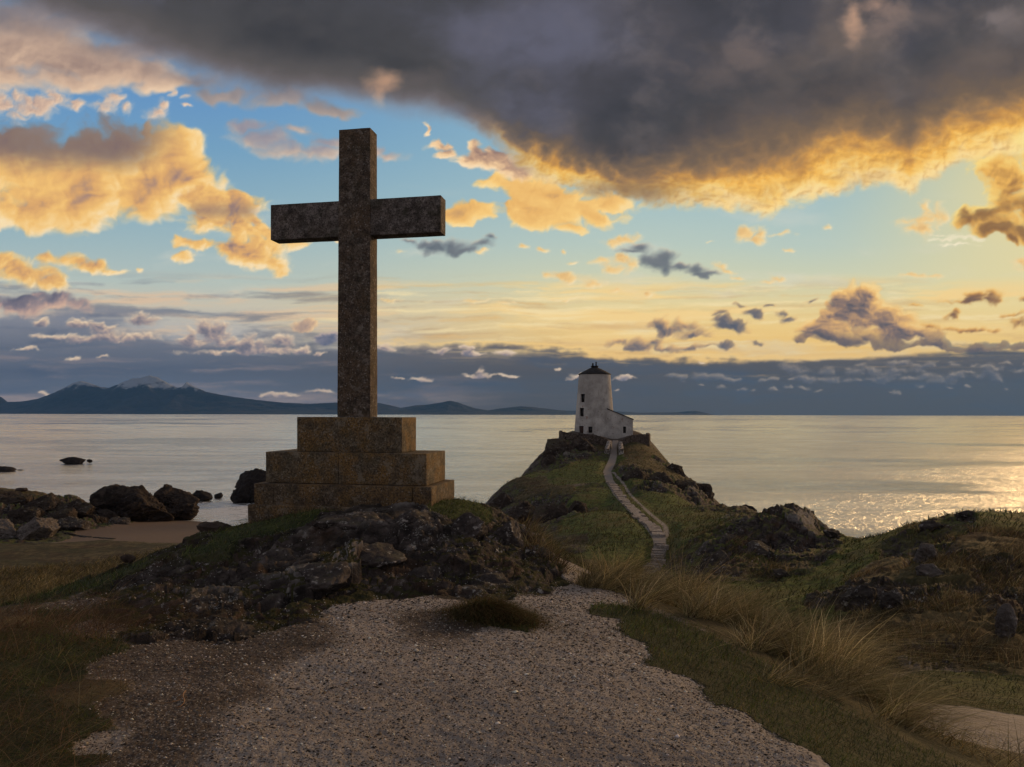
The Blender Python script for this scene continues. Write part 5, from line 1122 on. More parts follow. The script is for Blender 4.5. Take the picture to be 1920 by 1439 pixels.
def wall_along(name, pts, th, mat, label, cat='wall', seed=0, group=None):
    """pts: (x, y, z_bottom, z_top) round the line; a thick wall with a ragged stone top"""
    P_ = np.array(pts, float); s = np.r_[0, np.cumsum(np.hypot(np.diff(P_[:, 0]), np.diff(P_[:, 1])))]
    n = max(8, int(s[-1] / .22)); t = np.linspace(0, s[-1], n); Q = np.stack([np.interp(t, s, P_[:, k]) for k in range(4)], 1)
    d = np.gradient(Q[:, :2], axis=0); d /= np.linalg.norm(d, axis=1)[:, None] + 1e-9; nn = np.stack([d[:, 1], -d[:, 0]], 1)
    rag = .10 * perlin(t * 2.1, t * 0 + seed, 800 + seed) + .06 * perlin(t * 5.3, t * 0 + seed, 801 + seed)
    m = 9; ring = []
    for k in range(n):
        zb, zt = Q[k, 2], Q[k, 3] + rag[k]; row = []
        for j in range(m):                      # front face up
            f = j / (m - 1); z = zb + (zt - zb) * f; off = th / 2 * (1.1 - .2 * f) + .05 * float(perlin(np.array([t[k] * 2.4]), np.array([z * 3.2]), 810)[0])
            row.append((Q[k, 0] + nn[k, 0] * off, Q[k, 1] + nn[k, 1] * off, z))
        for j in range(m):
            f = 1 - j / (m - 1); z = zb + (zt - zb) * f; off = -th / 2 * (1.1 - .2 * f)
            row.append((Q[k, 0] + nn[k, 0] * off, Q[k, 1] + nn[k, 1] * off, z))
        ring += row
    fs = grid_faces(n, 2 * m, True)
    base = np.mean(ring, axis=0); base[2] = min(r[2] for r in ring)
    v = np.array(ring) - base
    M = 2 * m
    caps = []
    for r0 in (0, (n - 1) * M):
        for j in range(m - 1): caps.append((r0 + j, r0 + j + 1, r0 + M - 2 - j, r0 + M - 1 - j))
    o = mesh_np(name, v, np.concatenate([fs, np.array(caps)]), mat); o.location = base
    tag(o, label, cat, group); return o
def wp(px, pyb, pyt, D): a = at(px, pyb, D); b = at(px, pyt, D); return (a.x, a.y, a.z - .5, b.z)
wall_along('stone_wall', [wp(1052, 818, 808.5, 127), wp(1051, 822, 809.5, 123), wp(1058, 826, 811, 120.5), wp(1075, 829, 812.5, 119.3), wp(1095, 830, 814, 118.5), wp(1112, 830, 815, 118), wp(1126, 832, 818.5, 117.5), wp(1136, 834, 822.5, 117.2), wp(1143, 836, 827, 117)], .6, M_DRY, 'curved drystone wall below the tower on the left of the gateway', seed=1)
wall_along('stone_wall', [wp(1163, 836, 828, 117), wp(1168, 832, 823, 117.3), wp(1177, 829, 818.5, 118), wp(1187, 828, 816, 118.6), wp(1200, 834, 814.5, 119), wp(1215, 840, 814.5, 119.5), wp(1216.5, 838, 814, 122), wp(1214, 825, 812.5, 130)], .6, M_DRY, 'drystone wall with a square end below the tower on the right of the gateway', seed=5)
def flank(pxs, pxe, top0, top1, bot0, bot1, D0, D1, label, mat=None, th=.75, seed=3):
    n = 8; pts = []
    for k in range(n):
        f = k / (n - 1); px = pxs + (pxe - pxs) * f; D = D0 + (D1 - D0) * f
        pts.append(wp(px, bot0 + (bot1 - bot0) * f, top0 + (top1 - top0) * f, D))
    return wall_along('gate_pier', pts, th, mat or M_PIER, label, 'gate pier', seed=seed)
flank(1137.5, 1142.5, 842, 827, 855, 834, 112.6, 116.6, 'whitish rubble pier at the left of the gateway below the tower', seed=7)
flank(1165, 1163, 842, 828, 862, 835, 111.5, 116.6, 'whitish rubble pier at the right of the gateway below the tower', seed=9)

# ------------------------------------------------------------------ stone steps
M_STEP = granite('worn_step_stone', (.46, .40, .37, 1), (.28, .24, .215, 1), (.34, .28, .24, 1), .4, (.40, .37, .34, 1), .15, .35)
def flight(label, t0, t1, n, Lk, name='stone_steps'):
    i0, i1 = int(t0 * (len(PQ) - 1)), int(t1 * (len(PQ) - 1))
    a = PQ[i0]; root = empty(name, (a[0], a[1], a[2])); tag(root, label, 'steps')
    rr = np.random.default_rng(n)
    for k in range(n):
        f = (k + .5) / n; q = PQ[int(i0 + (i1 - i0) * f)]; q2 = PQ[min(len(PQ) - 1, int(i0 + (i1 - i0) * f) + 4)]
        q1 = PQ[max(0, int(i0 + (i1 - i0) * f) - 4)]
        dx, dy = q2[0] - q1[0], q2[1] - q1[1]; L = math.hypot(dx, dy); dx /= L; dy /= L
        seg = np.hypot(*(PQ[i1, :2] - PQ[i0, :2])) / n
        w = q[3] * rr.uniform(.78, 1.12); dep = seg * Lk * rr.uniform(.85, 1.2); sh_ = rr.normal(0, .09)
        b = bmesh.new()
        m_ = 7; top = []; bot = []
        yaw = rr.uniform(-.12, .12)
        cs = []
        for j in range(m_): cs.append((-w / 2 + w * j / (m_ - 1), -dep / 2 + rr.normal(0, .03)))
        for j in range(m_): cs.append((w / 2 - w * j / (m_ - 1), dep / 2 + rr.normal(0, .03)))
        rx, ry = dy, -dx
        for (u, v) in cs:
            u += sh_ + rr.normal(0, .03); uu = u * math.cos(yaw) - v * math.sin(yaw); vv = u * math.sin(yaw) + v * math.cos(yaw)
            X_ = q[0] + rx * uu + dx * vv; Y_ = q[1] + ry * uu + dy * vv
            z = q[2] + .075 + rr.normal(0, .008) + .012 * vv
            top.append(b.verts.new((X_ - a[0], Y_ - a[1], z - a[2]))); bot.append(b.verts.new((X_ - a[0], Y_ - a[1], z - a[2] - .34)))
        b.faces.new(top)
        for j in range(len(top)): b.faces.new((top[j], bot[j], bot[(j + 1) % len(top)], top[(j + 1) % len(top)]))
        b.faces.new(bot[::-1]); bmesh.ops.recalc_face_normals(b, faces=list(b.faces))
        me = bpy.data.meshes.new('step'); b.to_mesh(me); b.free(); me.materials.append(M_STEP)
        o = bpy.data.objects.new('step', me); COL.objects.link(o); o.parent = root
s_all = PT / PT[-1]
def tfind(D): return float(s_all[np.argmin(np.abs(PQ[:, 1] - D))])
flight('short steep flight of nine pale stone steps rising from the hollow behind the marram grass', tfind(40.6), tfind(44.2), 9, .62)
flight('long winding flight of flat stone steps climbing the green ridge towards the gateway', tfind(45.6), tfind(87), 27, .66)

# ------------------------------------------------------------------ free-standing rocks
def mat_rock(name, a, b, c_, lich, lich_amt=.5, moss=.2, sc=1.0, bd=.06):
    m, T = material(name)
    p = T.n('ShaderNodeTexCoord').outputs['Object']; ps = T.vm('MULTIPLY', p, (sc, sc, sc * 1.5))
    nrm = T.sep(T.n('ShaderNodeNewGeometry').outputs['Normal'])[2]
    n1 = T.noise(ps, 1.4, 8, .66, .4); n2 = T.noise(T.vm('ADD', ps, (3, 7, 1)), 4.5, 7, .7); n3 = T.noise(T.vm('MULTIPLY', ps, (2.2, 2.2, .5)), 2.0, 7, .7)
    c = T.ramp(n1, [(.30, a), (.5, b), (.68, c_)])
    c = T.mix(T.ss(n3, .52, .64, 0, .55), c, a)
    c = T.mix(T.mul(T.ss(n2, .56, .64), lich_amt), c, lich)
    c = T.mix(T.mul(T.mul(T.ss(nrm, .55, .85), T.ss(n1, .42, .58)), moss), c, (.045, .042, .016, 1))
    finish(m, T, c, .88, T.mad(n1, 1.8, T.mad(n3, 1.0, n2)), 1.0, bd)
    return m
M_DARKROCK = mat_rock('dark_sea_rock', (.010, .008, .008, 1), (.022, .018, .018, 1), (.045, .036, .034, 1), (.09, .08, .075, 1), .25, .10, .35, .25)
M_BEACHROCK = mat_rock('barnacled_beach_rock', (.014, .010, .009, 1), (.036, .026, .022, 1), (.085, .060, .046, 1), (.13, .10, .08, 1), .4, .12, .45, .18)
M_PALEROCK = mat_rock('pale_lichened_rock', (.055, .045, .042, 1), (.13, .11, .10, 1), (.23, .20, .185, 1), (.34, .32, .30, 1), .6, .2, .9, .08)
M_BROWNROCK = mat_rock('brown_rock', (.022, .015, .012, 1), (.055, .036, .028, 1), (.11, .075, .058, 1), (.20, .18, .16, 1), .4, .3, 1.6, .03)
M_CRAG = mat_rock('crag_rock', (.022, .018, .017, 1), (.060, .049, .045, 1), (.16, .135, .122, 1), (.42, .39, .36, 1), .75, .5, .9, .08)
M_CLIFF = mat_rock('dark_headland_rock', (.016, .011, .009, 1), (.050, .036, .029, 1), (.115, .088, .072, 1), (.26, .23, .20, 1), .5, .6, .30, .25)
_ico = {}
def ico(n):
    if n not in _ico:
        b = bmesh.new(); bmesh.ops.create_icosphere(b, subdivisions=n, radius=1.0)
        _ico[n] = (np.array([v.co[:] for v in b.verts]), np.array([[v.index for v in f.verts] for f in b.faces])); b.free()
    return _ico[n]
def rock_shape(size, seed, sub=5, planes=16, rel=.22, feat=.35, lobes=None):
    """angular boulder with broken faces; size = half extents"""
    d, f = ico(sub); r_ = np.random.default_rng(seed)
    def body(d, sd):
        rr = np.random.default_rng(sd)
        n = rr.normal(size=(planes, 3)); n /= np.linalg.norm(n, axis=1)[:, None]; h = rr.uniform(.72, 1.0, planes)
        return np.minimum((h / np.maximum(d @ n.T, .05)).min(1), 1.25)
    r = body(d, seed)
    v = d * r[:, None] * np.array(size)
    N = d / np.array(size); N /= np.linalg.norm(N, axis=1)[:, None]
    s = feat * min(size)
    disp = 0
    for k, (i, j) in enumerate(((1, 2), (0, 2), (0, 1))):
        disp = disp + np.abs(N[:, k]) ** 2 * craggy(v[:, i] + 13 * k + seed, v[:, j] + seed * 1.7, s, 900 + k * 20 + seed % 7)
    v = v + N * (disp * rel * min(size) * .9)[:, None]
    return v, f
def rock(px, py, D, w, h, seed, mat, label, name='rock', cat='rock', depth=None, group=None, sub=5, sink=.25, rz=0.0, lean=0.0, rel=.22, feat=.35, planes=16):
    """rock whose foot is seen at (px, py): w, h in photo pixels"""
    k = D / F; W_, H_ = w * k, h * k
    dp = (depth or .7) * W_
    v, f = rock_shape((W_ / 2, dp / 2, H_ * (1 + sink) / 2), seed, sub, planes, rel, feat)
    v[:, 0] += lean * v[:, 2]
    lo = v[:, 2].min(); v[:, 2] -= lo + H_ * sink
    # fit the visible width and height
    vis = v[v[:, 2] > 0]
    v[:, 0] *= W_ / (vis[:, 0].max() - vis[:, 0].min()); v[:, 2] *= H_ / v[:, 2].max()
    vis = v[v[:, 2] > 0]; v[:, 0] -= (vis[:, 0].max() + vis[:, 0].min()) / 2
    p = at(px, py, D)
    o = mesh_np(name, v, f, mat, smooth=False); o.location = (p.x, p.y, p.z); o.rotation_euler = (0, 0, rz)
    tag(o, label, cat, group); return o
def hit(px, py, D0):
    """distance at which the ray through a pixel meets the ground"""
    D = np.linspace(7, 48, 260); p0 = at(px, py, 1.0)
    z = gz(p0.x * D, D); ray = EYE + (p0.z - EYE) * D
    k = np.nonzero(z >= ray)[0]
    return float(D[k[0]]) if len(k) else D0
# in the sea
rock(135, 870.5, 190, 47, 14, 3, M_DARKROCK, 'low humped black rock out at sea beside a tiny one', depth=.5)
rock(168, 867, 191, 10, 6, 4, M_DARKROCK, 'tiny black rock just right of the low humped rock out at sea', sub=3)
rock(4, 886, 165, 50, 12, 5, M_DARKROCK, 'dark jagged skerry cut by the left edge of the picture', depth=.5)
rock(39, 883.5, 168, 16, 3, 6, M_DARKROCK, 'thin flat sliver of rock awash right of the skerry at the left edge', sub=3, depth=.5)
rock(378, 941, 110, 46, 22, 8, M_DARKROCK, 'small dark pyramid-shaped rock standing in the shallows beside the surf', depth=.6)
rock(410, 935, 113, 16, 11, 9, M_DARKROCK, 'little black rock in the shallows right of the pyramid-shaped one', sub=4)
rock(492, 944, 109, 108, 66, 10, M_DARKROCK, 'big dark jagged rock in the surf partly hidden by the pedestal of the cross', depth=.6, rel=.26)
rock(452, 944, 107, 40, 38, 21, M_DARKROCK, 'stepped dark rock in the surf at the left foot of the big jagged one', depth=.8, rel=.26)
# on the beach
rock(246, 986, 86, 150, 80, 12, M_BEACHROCK, 'massive dark domed rock on the sand, the largest on the beach', depth=.6, rel=.26, feat=.26, sub=6, planes=12)
rock(325, 978, 90, 96, 70, 14, M_BEACHROCK, 'dark pointed rock at the water edge behind the massive domed rock', depth=.6, rel=.3, sub=6, planes=10)
rock(196, 984, 82, 60, 30, 15, M_BEACHROCK, 'low dark rock in front of the left end of the massive domed rock', depth=.7, rel=.25)
rock(225, 985, 80, 40, 16, 16, M_CRAG, 'low broken rock ledge on the sand before the massive domed rock', depth=.7, rel=.3)
rock(60, 1020, 67.5, 84, 54, 17, M_PALEROCK, 'pale pinkish slanting rock slab at the left end of the beach', depth=.8, rel=.2, lean=.5, sub=6)
rock(8, 1022, 67, 60, 48, 27, M_PALEROCK, 'pale grey rock left of the slanting slab at the end of the beach', depth=.8, rel=.25, sub=6)
rock(135, 998, 73, 60, 30, 28, M_CRAG, 'tumbled grey rock between the slanting slab and the beach', depth=.8, rel=.3)
rock(41, 923.5, 88, 22, 9, 18, M_BROWNROCK, 'flat perched boulder on the skyline of the left headland', depth=.6, sub=4, sink=.15)
for i, (x, y, D, w, h, lb) in enumerate([(20, 962, 82, 90, 44, 'rugged dark outcrop on the upper left of the headland'), (82, 966, 81, 90, 42, 'rugged dark outcrop in the middle of the left headland'), (140, 975, 80, 80, 40, 'rugged brown outcrop at the seaward end of the left headland'), (112, 985, 77, 70, 30, 'dark outcrop low on the left headland above the sand'), (50, 985, 77, 80, 34, 'dark outcrop above the slanting pale slab on the left headland'), (172, 984, 80, 50, 26, 'dark ledge joining the headland to the beach rocks')]):
    rock(x, y, D, w, h, 40 + i, M_CLIFF, lb, name='outcrop', cat='outcrop', depth=.8, rel=.24, feat=.28, sub=6, planes=16, sink=.6)
# by the knoll
rock(402, 1003, 11.6, 62, 26, 30, M_BROWNROCK, 'rounded reddish brown boulder on the left skyline of the rocky knoll', depth=.7, name='boulder', cat='boulder', sink=.3)
rock(240, 1052, 9.9, 26, 14, 31, M_BROWNROCK, 'small dark stone on the skyline at the far left of the rocky knoll', depth=.8, name='boulder', cat='boulder', sub=4)
# right of the steps
for i, (x, y, D, w, h, mt, lb) in enumerate([
    (1345, 965, 66, 30, 18, M_DARKROCK, 'black rounded rock beside the water right of the lighthouse hill'),
    (1398, 967, 64, 46, 22, M_DARKROCK, 'larger black rock on the shore right of the lighthouse hill'),
    (1560, 1007, 43.5, 36, 15, M_CRAG, 'low rock on the skyline at the right end of the jagged crag'),
    (1737, 1050, 31, 40, 32, M_PALEROCK, 'pale pointed boulder high on the right hillside'),
    (1742, 1078, 29.5, 50, 22, M_PALEROCK, 'low pale boulder just below the pointed one on the right hillside'),
    (1612, 1138, 21.5, 70, 46, M_CRAG, 'fluted grey outcrop halfway down the right hillside'),
    (1672, 1140, 21.5, 50, 38, M_CRAG, 'smaller fluted outcrop beside the grey one on the right hillside'),
    (1890, 1195, 15.5, 44, 64, M_PALEROCK, 'tall pale stone slab standing near the right edge of the hillside'),
    (1465, 1078, 30, 30, 12, M_CRAG, 'low grey stone in the hollow under the crag'),
    (1810, 970, 30, 40, 14, M_CRAG, 'low rock breaking the skyline of the right hill'),
    (1745, 990, 30, 44, 16, M_CRAG, 'rock at the left shoulder of the right hill above the sea')]):
    rock(x, y, D if i < 2 else hit(x, y, D), w, h, 60 + i, mt, lb, name='rock' if i < 2 else 'boulder', cat='rock' if i < 2 else 'boulder', depth=.7, rel=.26, sink=.5)
for i, (x, y, D, w, h, lb) in enumerate([(1492, 990, 41, 76, 36, 'highest jagged crag right of the steps against the sea'), (1418, 1005, 40, 62, 38, 'broken crag left of the highest one above the hollow'), (1525, 1020, 40, 58, 46, 'steep grey crag at the right of the highest one'), (1370, 1040, 37, 60, 40, 'mossy crag nearest the lower steps'), (1340, 1075, 33, 56, 44, 'grey crag low in the hollow below the mossy one'), (1425, 1060, 36, 70, 46, 'craggy face under the broken crag')]):
    rock(x, y, D, w, h, 80 + i, M_CRAG, lb, name='crag', cat='crag', depth=.9, rel=.13, feat=.30, sink=.6, sub=6, planes=18)
# seaweed left along the beach
def seaweed():
    rr = np.random.default_rng(5); V, Fc = [], []
    d, f = ico(1)
    for k in range(120):
        t = rr.random(); px = 100 + 115 * t + rr.normal(0, 3); py = 999 + 14.5 * t ** .8 + rr.normal(0, .8); D = 71.5 - 6.2 * t
        if rr.random() < .25: px = rr.uniform(10, 75); py = 1017.5 + rr.normal(0, .6); D = 66
        p = at(px, py, D); z = float(gz(p.x, p.y)[0])
        s = rr.uniform(.08, .26); V.append(d * np.array([s * 1.8, s, .06]) + np.array([p.x, p.y, z + .02])); Fc.append(f + len(d) * k)
    m = simple_mat('wet_seaweed', (.010, .008, .006, 1), (.028, .020, .012, 1), 5, .6)
    tag(mesh_np('seaweed', np.concatenate(V), np.concatenate(Fc), m), 'dark strandline of seaweed across the sand', 'seaweed', kind='stuff')
seaweed()

for i, (x, y, D, w, h, lb) in enumerate([(1050, 868, 113.5, 70, 46, 'rusty brown rock face under the left end of the wall below the tower'), (1098, 856, 114.5, 60, 34, 'brown rock shelf under the curved wall left of the gateway'), (1030, 878, 108, 34, 26, 'rock shoulder at the left edge of the lighthouse hill'),
    (1195, 908, 88, 60, 32, 'dark rock bluff right of the upper path'), (1240, 918, 86, 60, 34, 'long dark rock face falling right from the upper path'), (1285, 935, 85, 56, 34, 'lower end of the dark rock face on the right flank of the hill'),
    (1312, 948, 90, 60, 42, 'steep bare rock nose at the right foot of the lighthouse hill'), (1262, 892, 106, 44, 24, 'rock step on the right skyline of the lighthouse hill'),
    (1040, 1005, 70, 90, 62, 'tall shadowy cliff in the gully left of the path'), (985, 985, 78, 80, 46, 'dark cliff at the left foot of the lighthouse hill'), (1085, 968, 68, 40, 30, 'broken rock at the top of the gully cliff'), (940, 958, 88, 50, 34, 'dark rocks where the left shoulder of the hill meets the sea')]):
    rock(x, y, D, w, h, 120 + i, M_CLIFF, lb, name='outcrop', cat='outcrop', depth=.8, rel=.20, feat=.30, sink=.8, sub=6, planes=16)

# bedrock breaking through the knoll
M_KNOLL = mat_rock('knoll_bedrock', (.016, .012, .012, 1), (.062, .050, .046, 1), (.165, .14, .13, 1), (.46, .43, .40, 1), .7, .55, 2.0, .02)
for i, (x, y, w, h, lb) in enumerate([
    (655, 985, 130, 24, 'flat grey bedrock ledge right under the middle of the pedestal'), (775, 985, 90, 30, 'pale bedrock hump under the right half of the pedestal'), (868, 1012, 92, 52, 'steep grey bedrock block below the right corner of the pedestal'),
    (945, 1030, 80, 56, 'fluted bedrock face on the right shoulder of the knoll'), (1010, 1062, 70, 40, 'mossy bedrock step low on the right shoulder of the knoll'), (700, 1062, 120, 44, 'broad slanting bedrock slab in the middle of the knoll'),
    (600, 1095, 110, 40, 'dark ribbed bedrock left of the broad slanting slab'), (790, 1092, 90, 34, 'low bedrock lump above the far edge of the gravel'), (520, 1060, 90, 34, 'pale lichened bedrock high on the left half of the knoll'),
    (430, 1100, 90, 36, 'cracked bedrock halfway down the left side of the knoll'), (500, 1150, 100, 36, 'dark bedrock at the left foot of the knoll beside the gravel'), (370, 1150, 90, 32, 'low dark bedrock near the left end of the knoll foot'),
    (330, 1085, 70, 26, 'grey bedrock on the left slope below the skyline boulders'), (420, 1190, 110, 26, 'outermost dark bedrock spur running onto the gravel at the left'), (920, 1100, 80, 26, 'low bedrock at the right foot of the knoll by the path')]):
    D = hit(x, y - h * .35, 9.0)
    rock(x, y, D, w, h, 200 + i, M_KNOLL, lb, name='outcrop', cat='outcrop', depth=.7, rel=.20, feat=.32, sink=1.1, sub=5, planes=14, rz=(-.3 + .12 * (i % 6)), lean=.3)

# ------------------------------------------------------------------ pebbles, grass blades
def sample(n, th0, th1, r0, r1, want, seed, power=1.0, thr=.35):
    """points on the ground drawn where a cover prevails; even density in the picture"""
    rr = np.random.default_rng(seed)
    th = rr.uniform(th0, th1, n); r = np.exp(rr.uniform(math.log(r0), math.log(r1), n))
    x = np.sin(th) * r; y = np.cos(th) * r
    cov, _ = SV.cover(x, y)
    k = sum(cov[:, COV.index(c)] for c in want)
    keep = rr.random(n) < sstep(k, thr - .15, thr + .25) ** power
    x, y = x[keep], y[keep]
    z, _, _, _, path = ground(x, y)
    ok = (path < .25) & (z > .3)
    return x[ok], y[ok], z[ok]
def mat_leafy(name, rough=.75, trans=.35):
    m, T = material(name)
    c = attr(T, 'tint', 'Color')
    d = T.n('ShaderNodeBsdfDiffuse'); T.put(d.inputs[0], c)
    t = T.n('ShaderNodeBsdfTranslucent'); T.put(t.inputs[0], c)
    g = T.n('ShaderNodeBsdfGlossy'); g.inputs['Roughness'].default_value = .45; T.put(g.inputs[0], (.5, .48, .42, 1))
    mx = T.n('ShaderNodeMixShader'); mx.inputs[0].default_value = trans; T.t.links.new(d.outputs[0], mx.inputs[1]); T.t.links.new(t.outputs[0], mx.inputs[2])
    m2 = T.n('ShaderNodeMixShader'); m2.inputs[0].default_value = .05; T.t.links.new(mx.outputs[0], m2.inputs[1]); T.t.links.new(g.outputs[0], m2.inputs[2])
    o = T.n('ShaderNodeOutputMaterial'); T.t.links.new(m2.outputs[0], o.inputs[0]); return m
M_LEAF = mat_leafy('grass_blades')
def blades(x, y, z, h, w, lx, ly, droop, tint, nseg=4, seed=0, org=None):
    """curved ribbons: length h, width w, leaning by (lx, ly) per unit height, bending over by droop"""
    n = len(x); rr = np.random.default_rng(seed)
    rad_ = np.maximum(np.hypot(x, y), 1); pch = fbm(x / rad_ * 14, np.log(rad_) * 14, 4, .6, 990)
    tint = tint * np.clip(1 + 1.1 * pch, .35, 1.7)[:, None]; h = h * np.clip(1 + .6 * pch, .5, 1.5)
    t = np.linspace(0, 1, nseg + 1)[None, :]
    az = rr.uniform(0, math.pi, n); wx, wy = np.cos(az), np.sin(az) * .4
    lean = t + droop[:, None] * t ** 2.4
    px = x[:, None] + (lx * h)[:, None] * lean; py = y[:, None] + (ly * h)[:, None] * lean
    L = np.hypot(lx, ly)[:, None]
    pz = z[:, None] + h[:, None] * (t - droop[:, None] * np.minimum(L, 1.2) * .62 * t ** 2.6) - .01
    wd = w[:, None] * (1 - t ** 1.6 * .88) * .5
    A = np.stack([px - wx[:, None] * wd, py - wy[:, None] * wd, pz], -1); B = np.stack([px + wx[:, None] * wd, py + wy[:, None] * wd, pz], -1)
    V = np.stack([A, B], 2).reshape(n, -1, 3)
    m = 2 * (nseg + 1)
    f0 = np.array([(2 * k, 2 * k + 1, 2 * k + 3, 2 * k + 2) for k in range(nseg)])
    Fc = (f0[None] + (np.arange(n) * m)[:, None, None]).reshape(-1, 4)
    tt = np.repeat(tint, m, 0)
    return V.reshape(-1, 3), Fc, tt
def palette(n, cols, wts, rr, jit=.22):
    c = np.array(cols)[rr.choice(len(cols), n, p=np.array(wts) / sum(wts))]
    return np.clip(c * rr.uniform(1 - jit, 1 + jit, (n, 1)) * rr.uniform(.94, 1.06, (n, 3)), .004, .9)
STRAW = [(.42, .33, .16), (.25, .195, .09), (.66, .55, .31), (.14, .14, .05), (.06, .04, .02)]

def clumps(cx, cy, nb, spread, h0, h1, w, lean, droop, cols, wts, seed, leanvar=.35, nseg=4):
    rr = np.random.default_rng(seed); n = len(cx) * nb
    i = np.repeat(np.arange(len(cx)), nb)
    a = rr.uniform(0, 2 * math.pi, n); q = np.sqrt(rr.random(n)) * spread * np.repeat(rr.uniform(.7, 1.3, len(cx)), nb)
    x = cx[i] + np.cos(a) * q; y = cy[i] + np.sin(a) * q
    z = gz(x, y)
    hc = np.repeat(rr.uniform(.75, 1.2, len(cx)), nb)
    h = rr.uniform(h0, h1, n) * hc
    lc = np.repeat(rr.normal(0, .40, len(cx)), nb)
    lx = lean[0] + lc + rr.normal(0, leanvar, n) + np.cos(a) * q / spread * .25; ly = lean[1] + rr.normal(0, leanvar, n) + np.sin(a) * q / spread * .25
    tone = np.repeat(rr.uniform(.45, 1.3, len(cx)), nb)[:, None]
    tint = palette(n, cols, wts, rr) * tone
    ww = w * rr.uniform(.6, 1.3, n)
    return blades(x, y, z, h, ww, lx, ly, rr.uniform(.1, droop, n), tint, nseg, seed + 1)
def put(name, parts, label, cat, kind='stuff', group=None, mat=None):
    V = []; Fc = []; Tn = []; o = 0
    for v, f, t in parts: V.append(v); Fc.append(f + o); Tn.append(t); o += len(v)
    V = np.concatenate(V)
    base = np.array([0, 0, 0.])
    if kind != 'stuff': base = np.array([V[:, 0].mean(), V[:, 1].mean(), V[:, 2].min()])
    ob = mesh_np(name, V - base, np.concatenate(Fc), mat or M_LEAF, attrs={'tint': np.concatenate(Tn)}); ob.location = base
    tag(ob, label, cat, group, kind if kind == 'stuff' else None); return ob

# marram bank right of the path: clump centres scattered about the crest line
def marram():
    rr = np.random.default_rng(21)
    crest = np.array([list(at(a, b, c)) for a, b, c in [(1165, 1112, 9.6), (1220, 1125, 8.9), (1300, 1150, 8.2), (1400, 1185, 7.5), (1480, 1235, 6.7), (1580, 1290, 6.0), (1690, 1350, 5.4), (1800, 1410, 4.9), (1950, 1470, 4.5)]])
    t = rr.random(170) ** .85; k = t * (len(crest) - 1); i = np.minimum(k.astype(int), len(crest) - 2); f = (k - i)[:, None]
    c = crest[i] * (1 - f) + crest[i + 1] * f
    off = rr.normal(.05, .42, 170)
    d = np.array([.62, -.78]) ; nrm = np.array([.78, .62])
    cx = c[:, 0] + nrm[0] * off + rr.normal(0, .1, 170); cy = c[:, 1] + nrm[1] * off + rr.normal(0, .1, 170)
    far = (np.hypot(cx, cy) > 4.3) & (perlin(t * 9, t * 0, 987) + rr.normal(0, .15, 170) > -.05)
    cx, cy, t = cx[far], cy[far], t[far]
    tall = (t < .55) & (rr.random(len(t)) < 1); low = (t >= .55) & (t < .76)
    parts = [clumps(cx[tall], cy[tall], 190, .10, .16, .50, .0056, (.90, .10), 1.6, STRAW, [4, 4, 2, 3, 3], 31, .62, 5), clumps(cx[low], cy[low], 120, .12, .14, .38, .0050, (1.15, -.1), 1.5, STRAW, [4, 4, 2, 3, 3], 32, .7, 5)]
    parts.append(clumps(cx[::2], cy[::2], 40, .18, .14, .34, .0050, (.35, -.25), 1.4, STRAW, [3, 4, 1, 4, 4], 33, .7))
    put('marram_grass', parts, 'bank of wind-bent straw-coloured marram grass right of the gravel', 'grass')
    # tall tufts that stand out from it
    for q, (px, py, D, nb, lab) in enumerate([(1152, 1108, 9.4, 300, 'tall upright marram tuft at the top of the gravel path before the steps'), (1300, 1140, 8.6, 260, 'tuft of marram grass leaning right below the lower steps'), (1420, 1185, 7.6, 300, 'bushy marram tuft in the middle of the bank with the dark hollow behind'), (1555, 1268, 6.3, 240, 'marram tuft with long arching blades lower down the bank')]):
        p = at(px, py, D); r2 = np.random.default_rng(q)
        cx = p.x + r2.normal(0, .11, 5); cy = p.y + r2.normal(0, .09, 5)
        v = clumps(cx, cy, nb // 5 * 2, .10, .45, .78 if q == 0 else .66, .0052, (.28 if q == 0 else .5, .05), .8, STRAW, [4, 4, 2, 3, 1.5], 50 + q, .26, 5)
        put('grass_tuft', [v], lab, 'grass tuft', kind='thing', group='tall marram tufts along the bank')
marram()
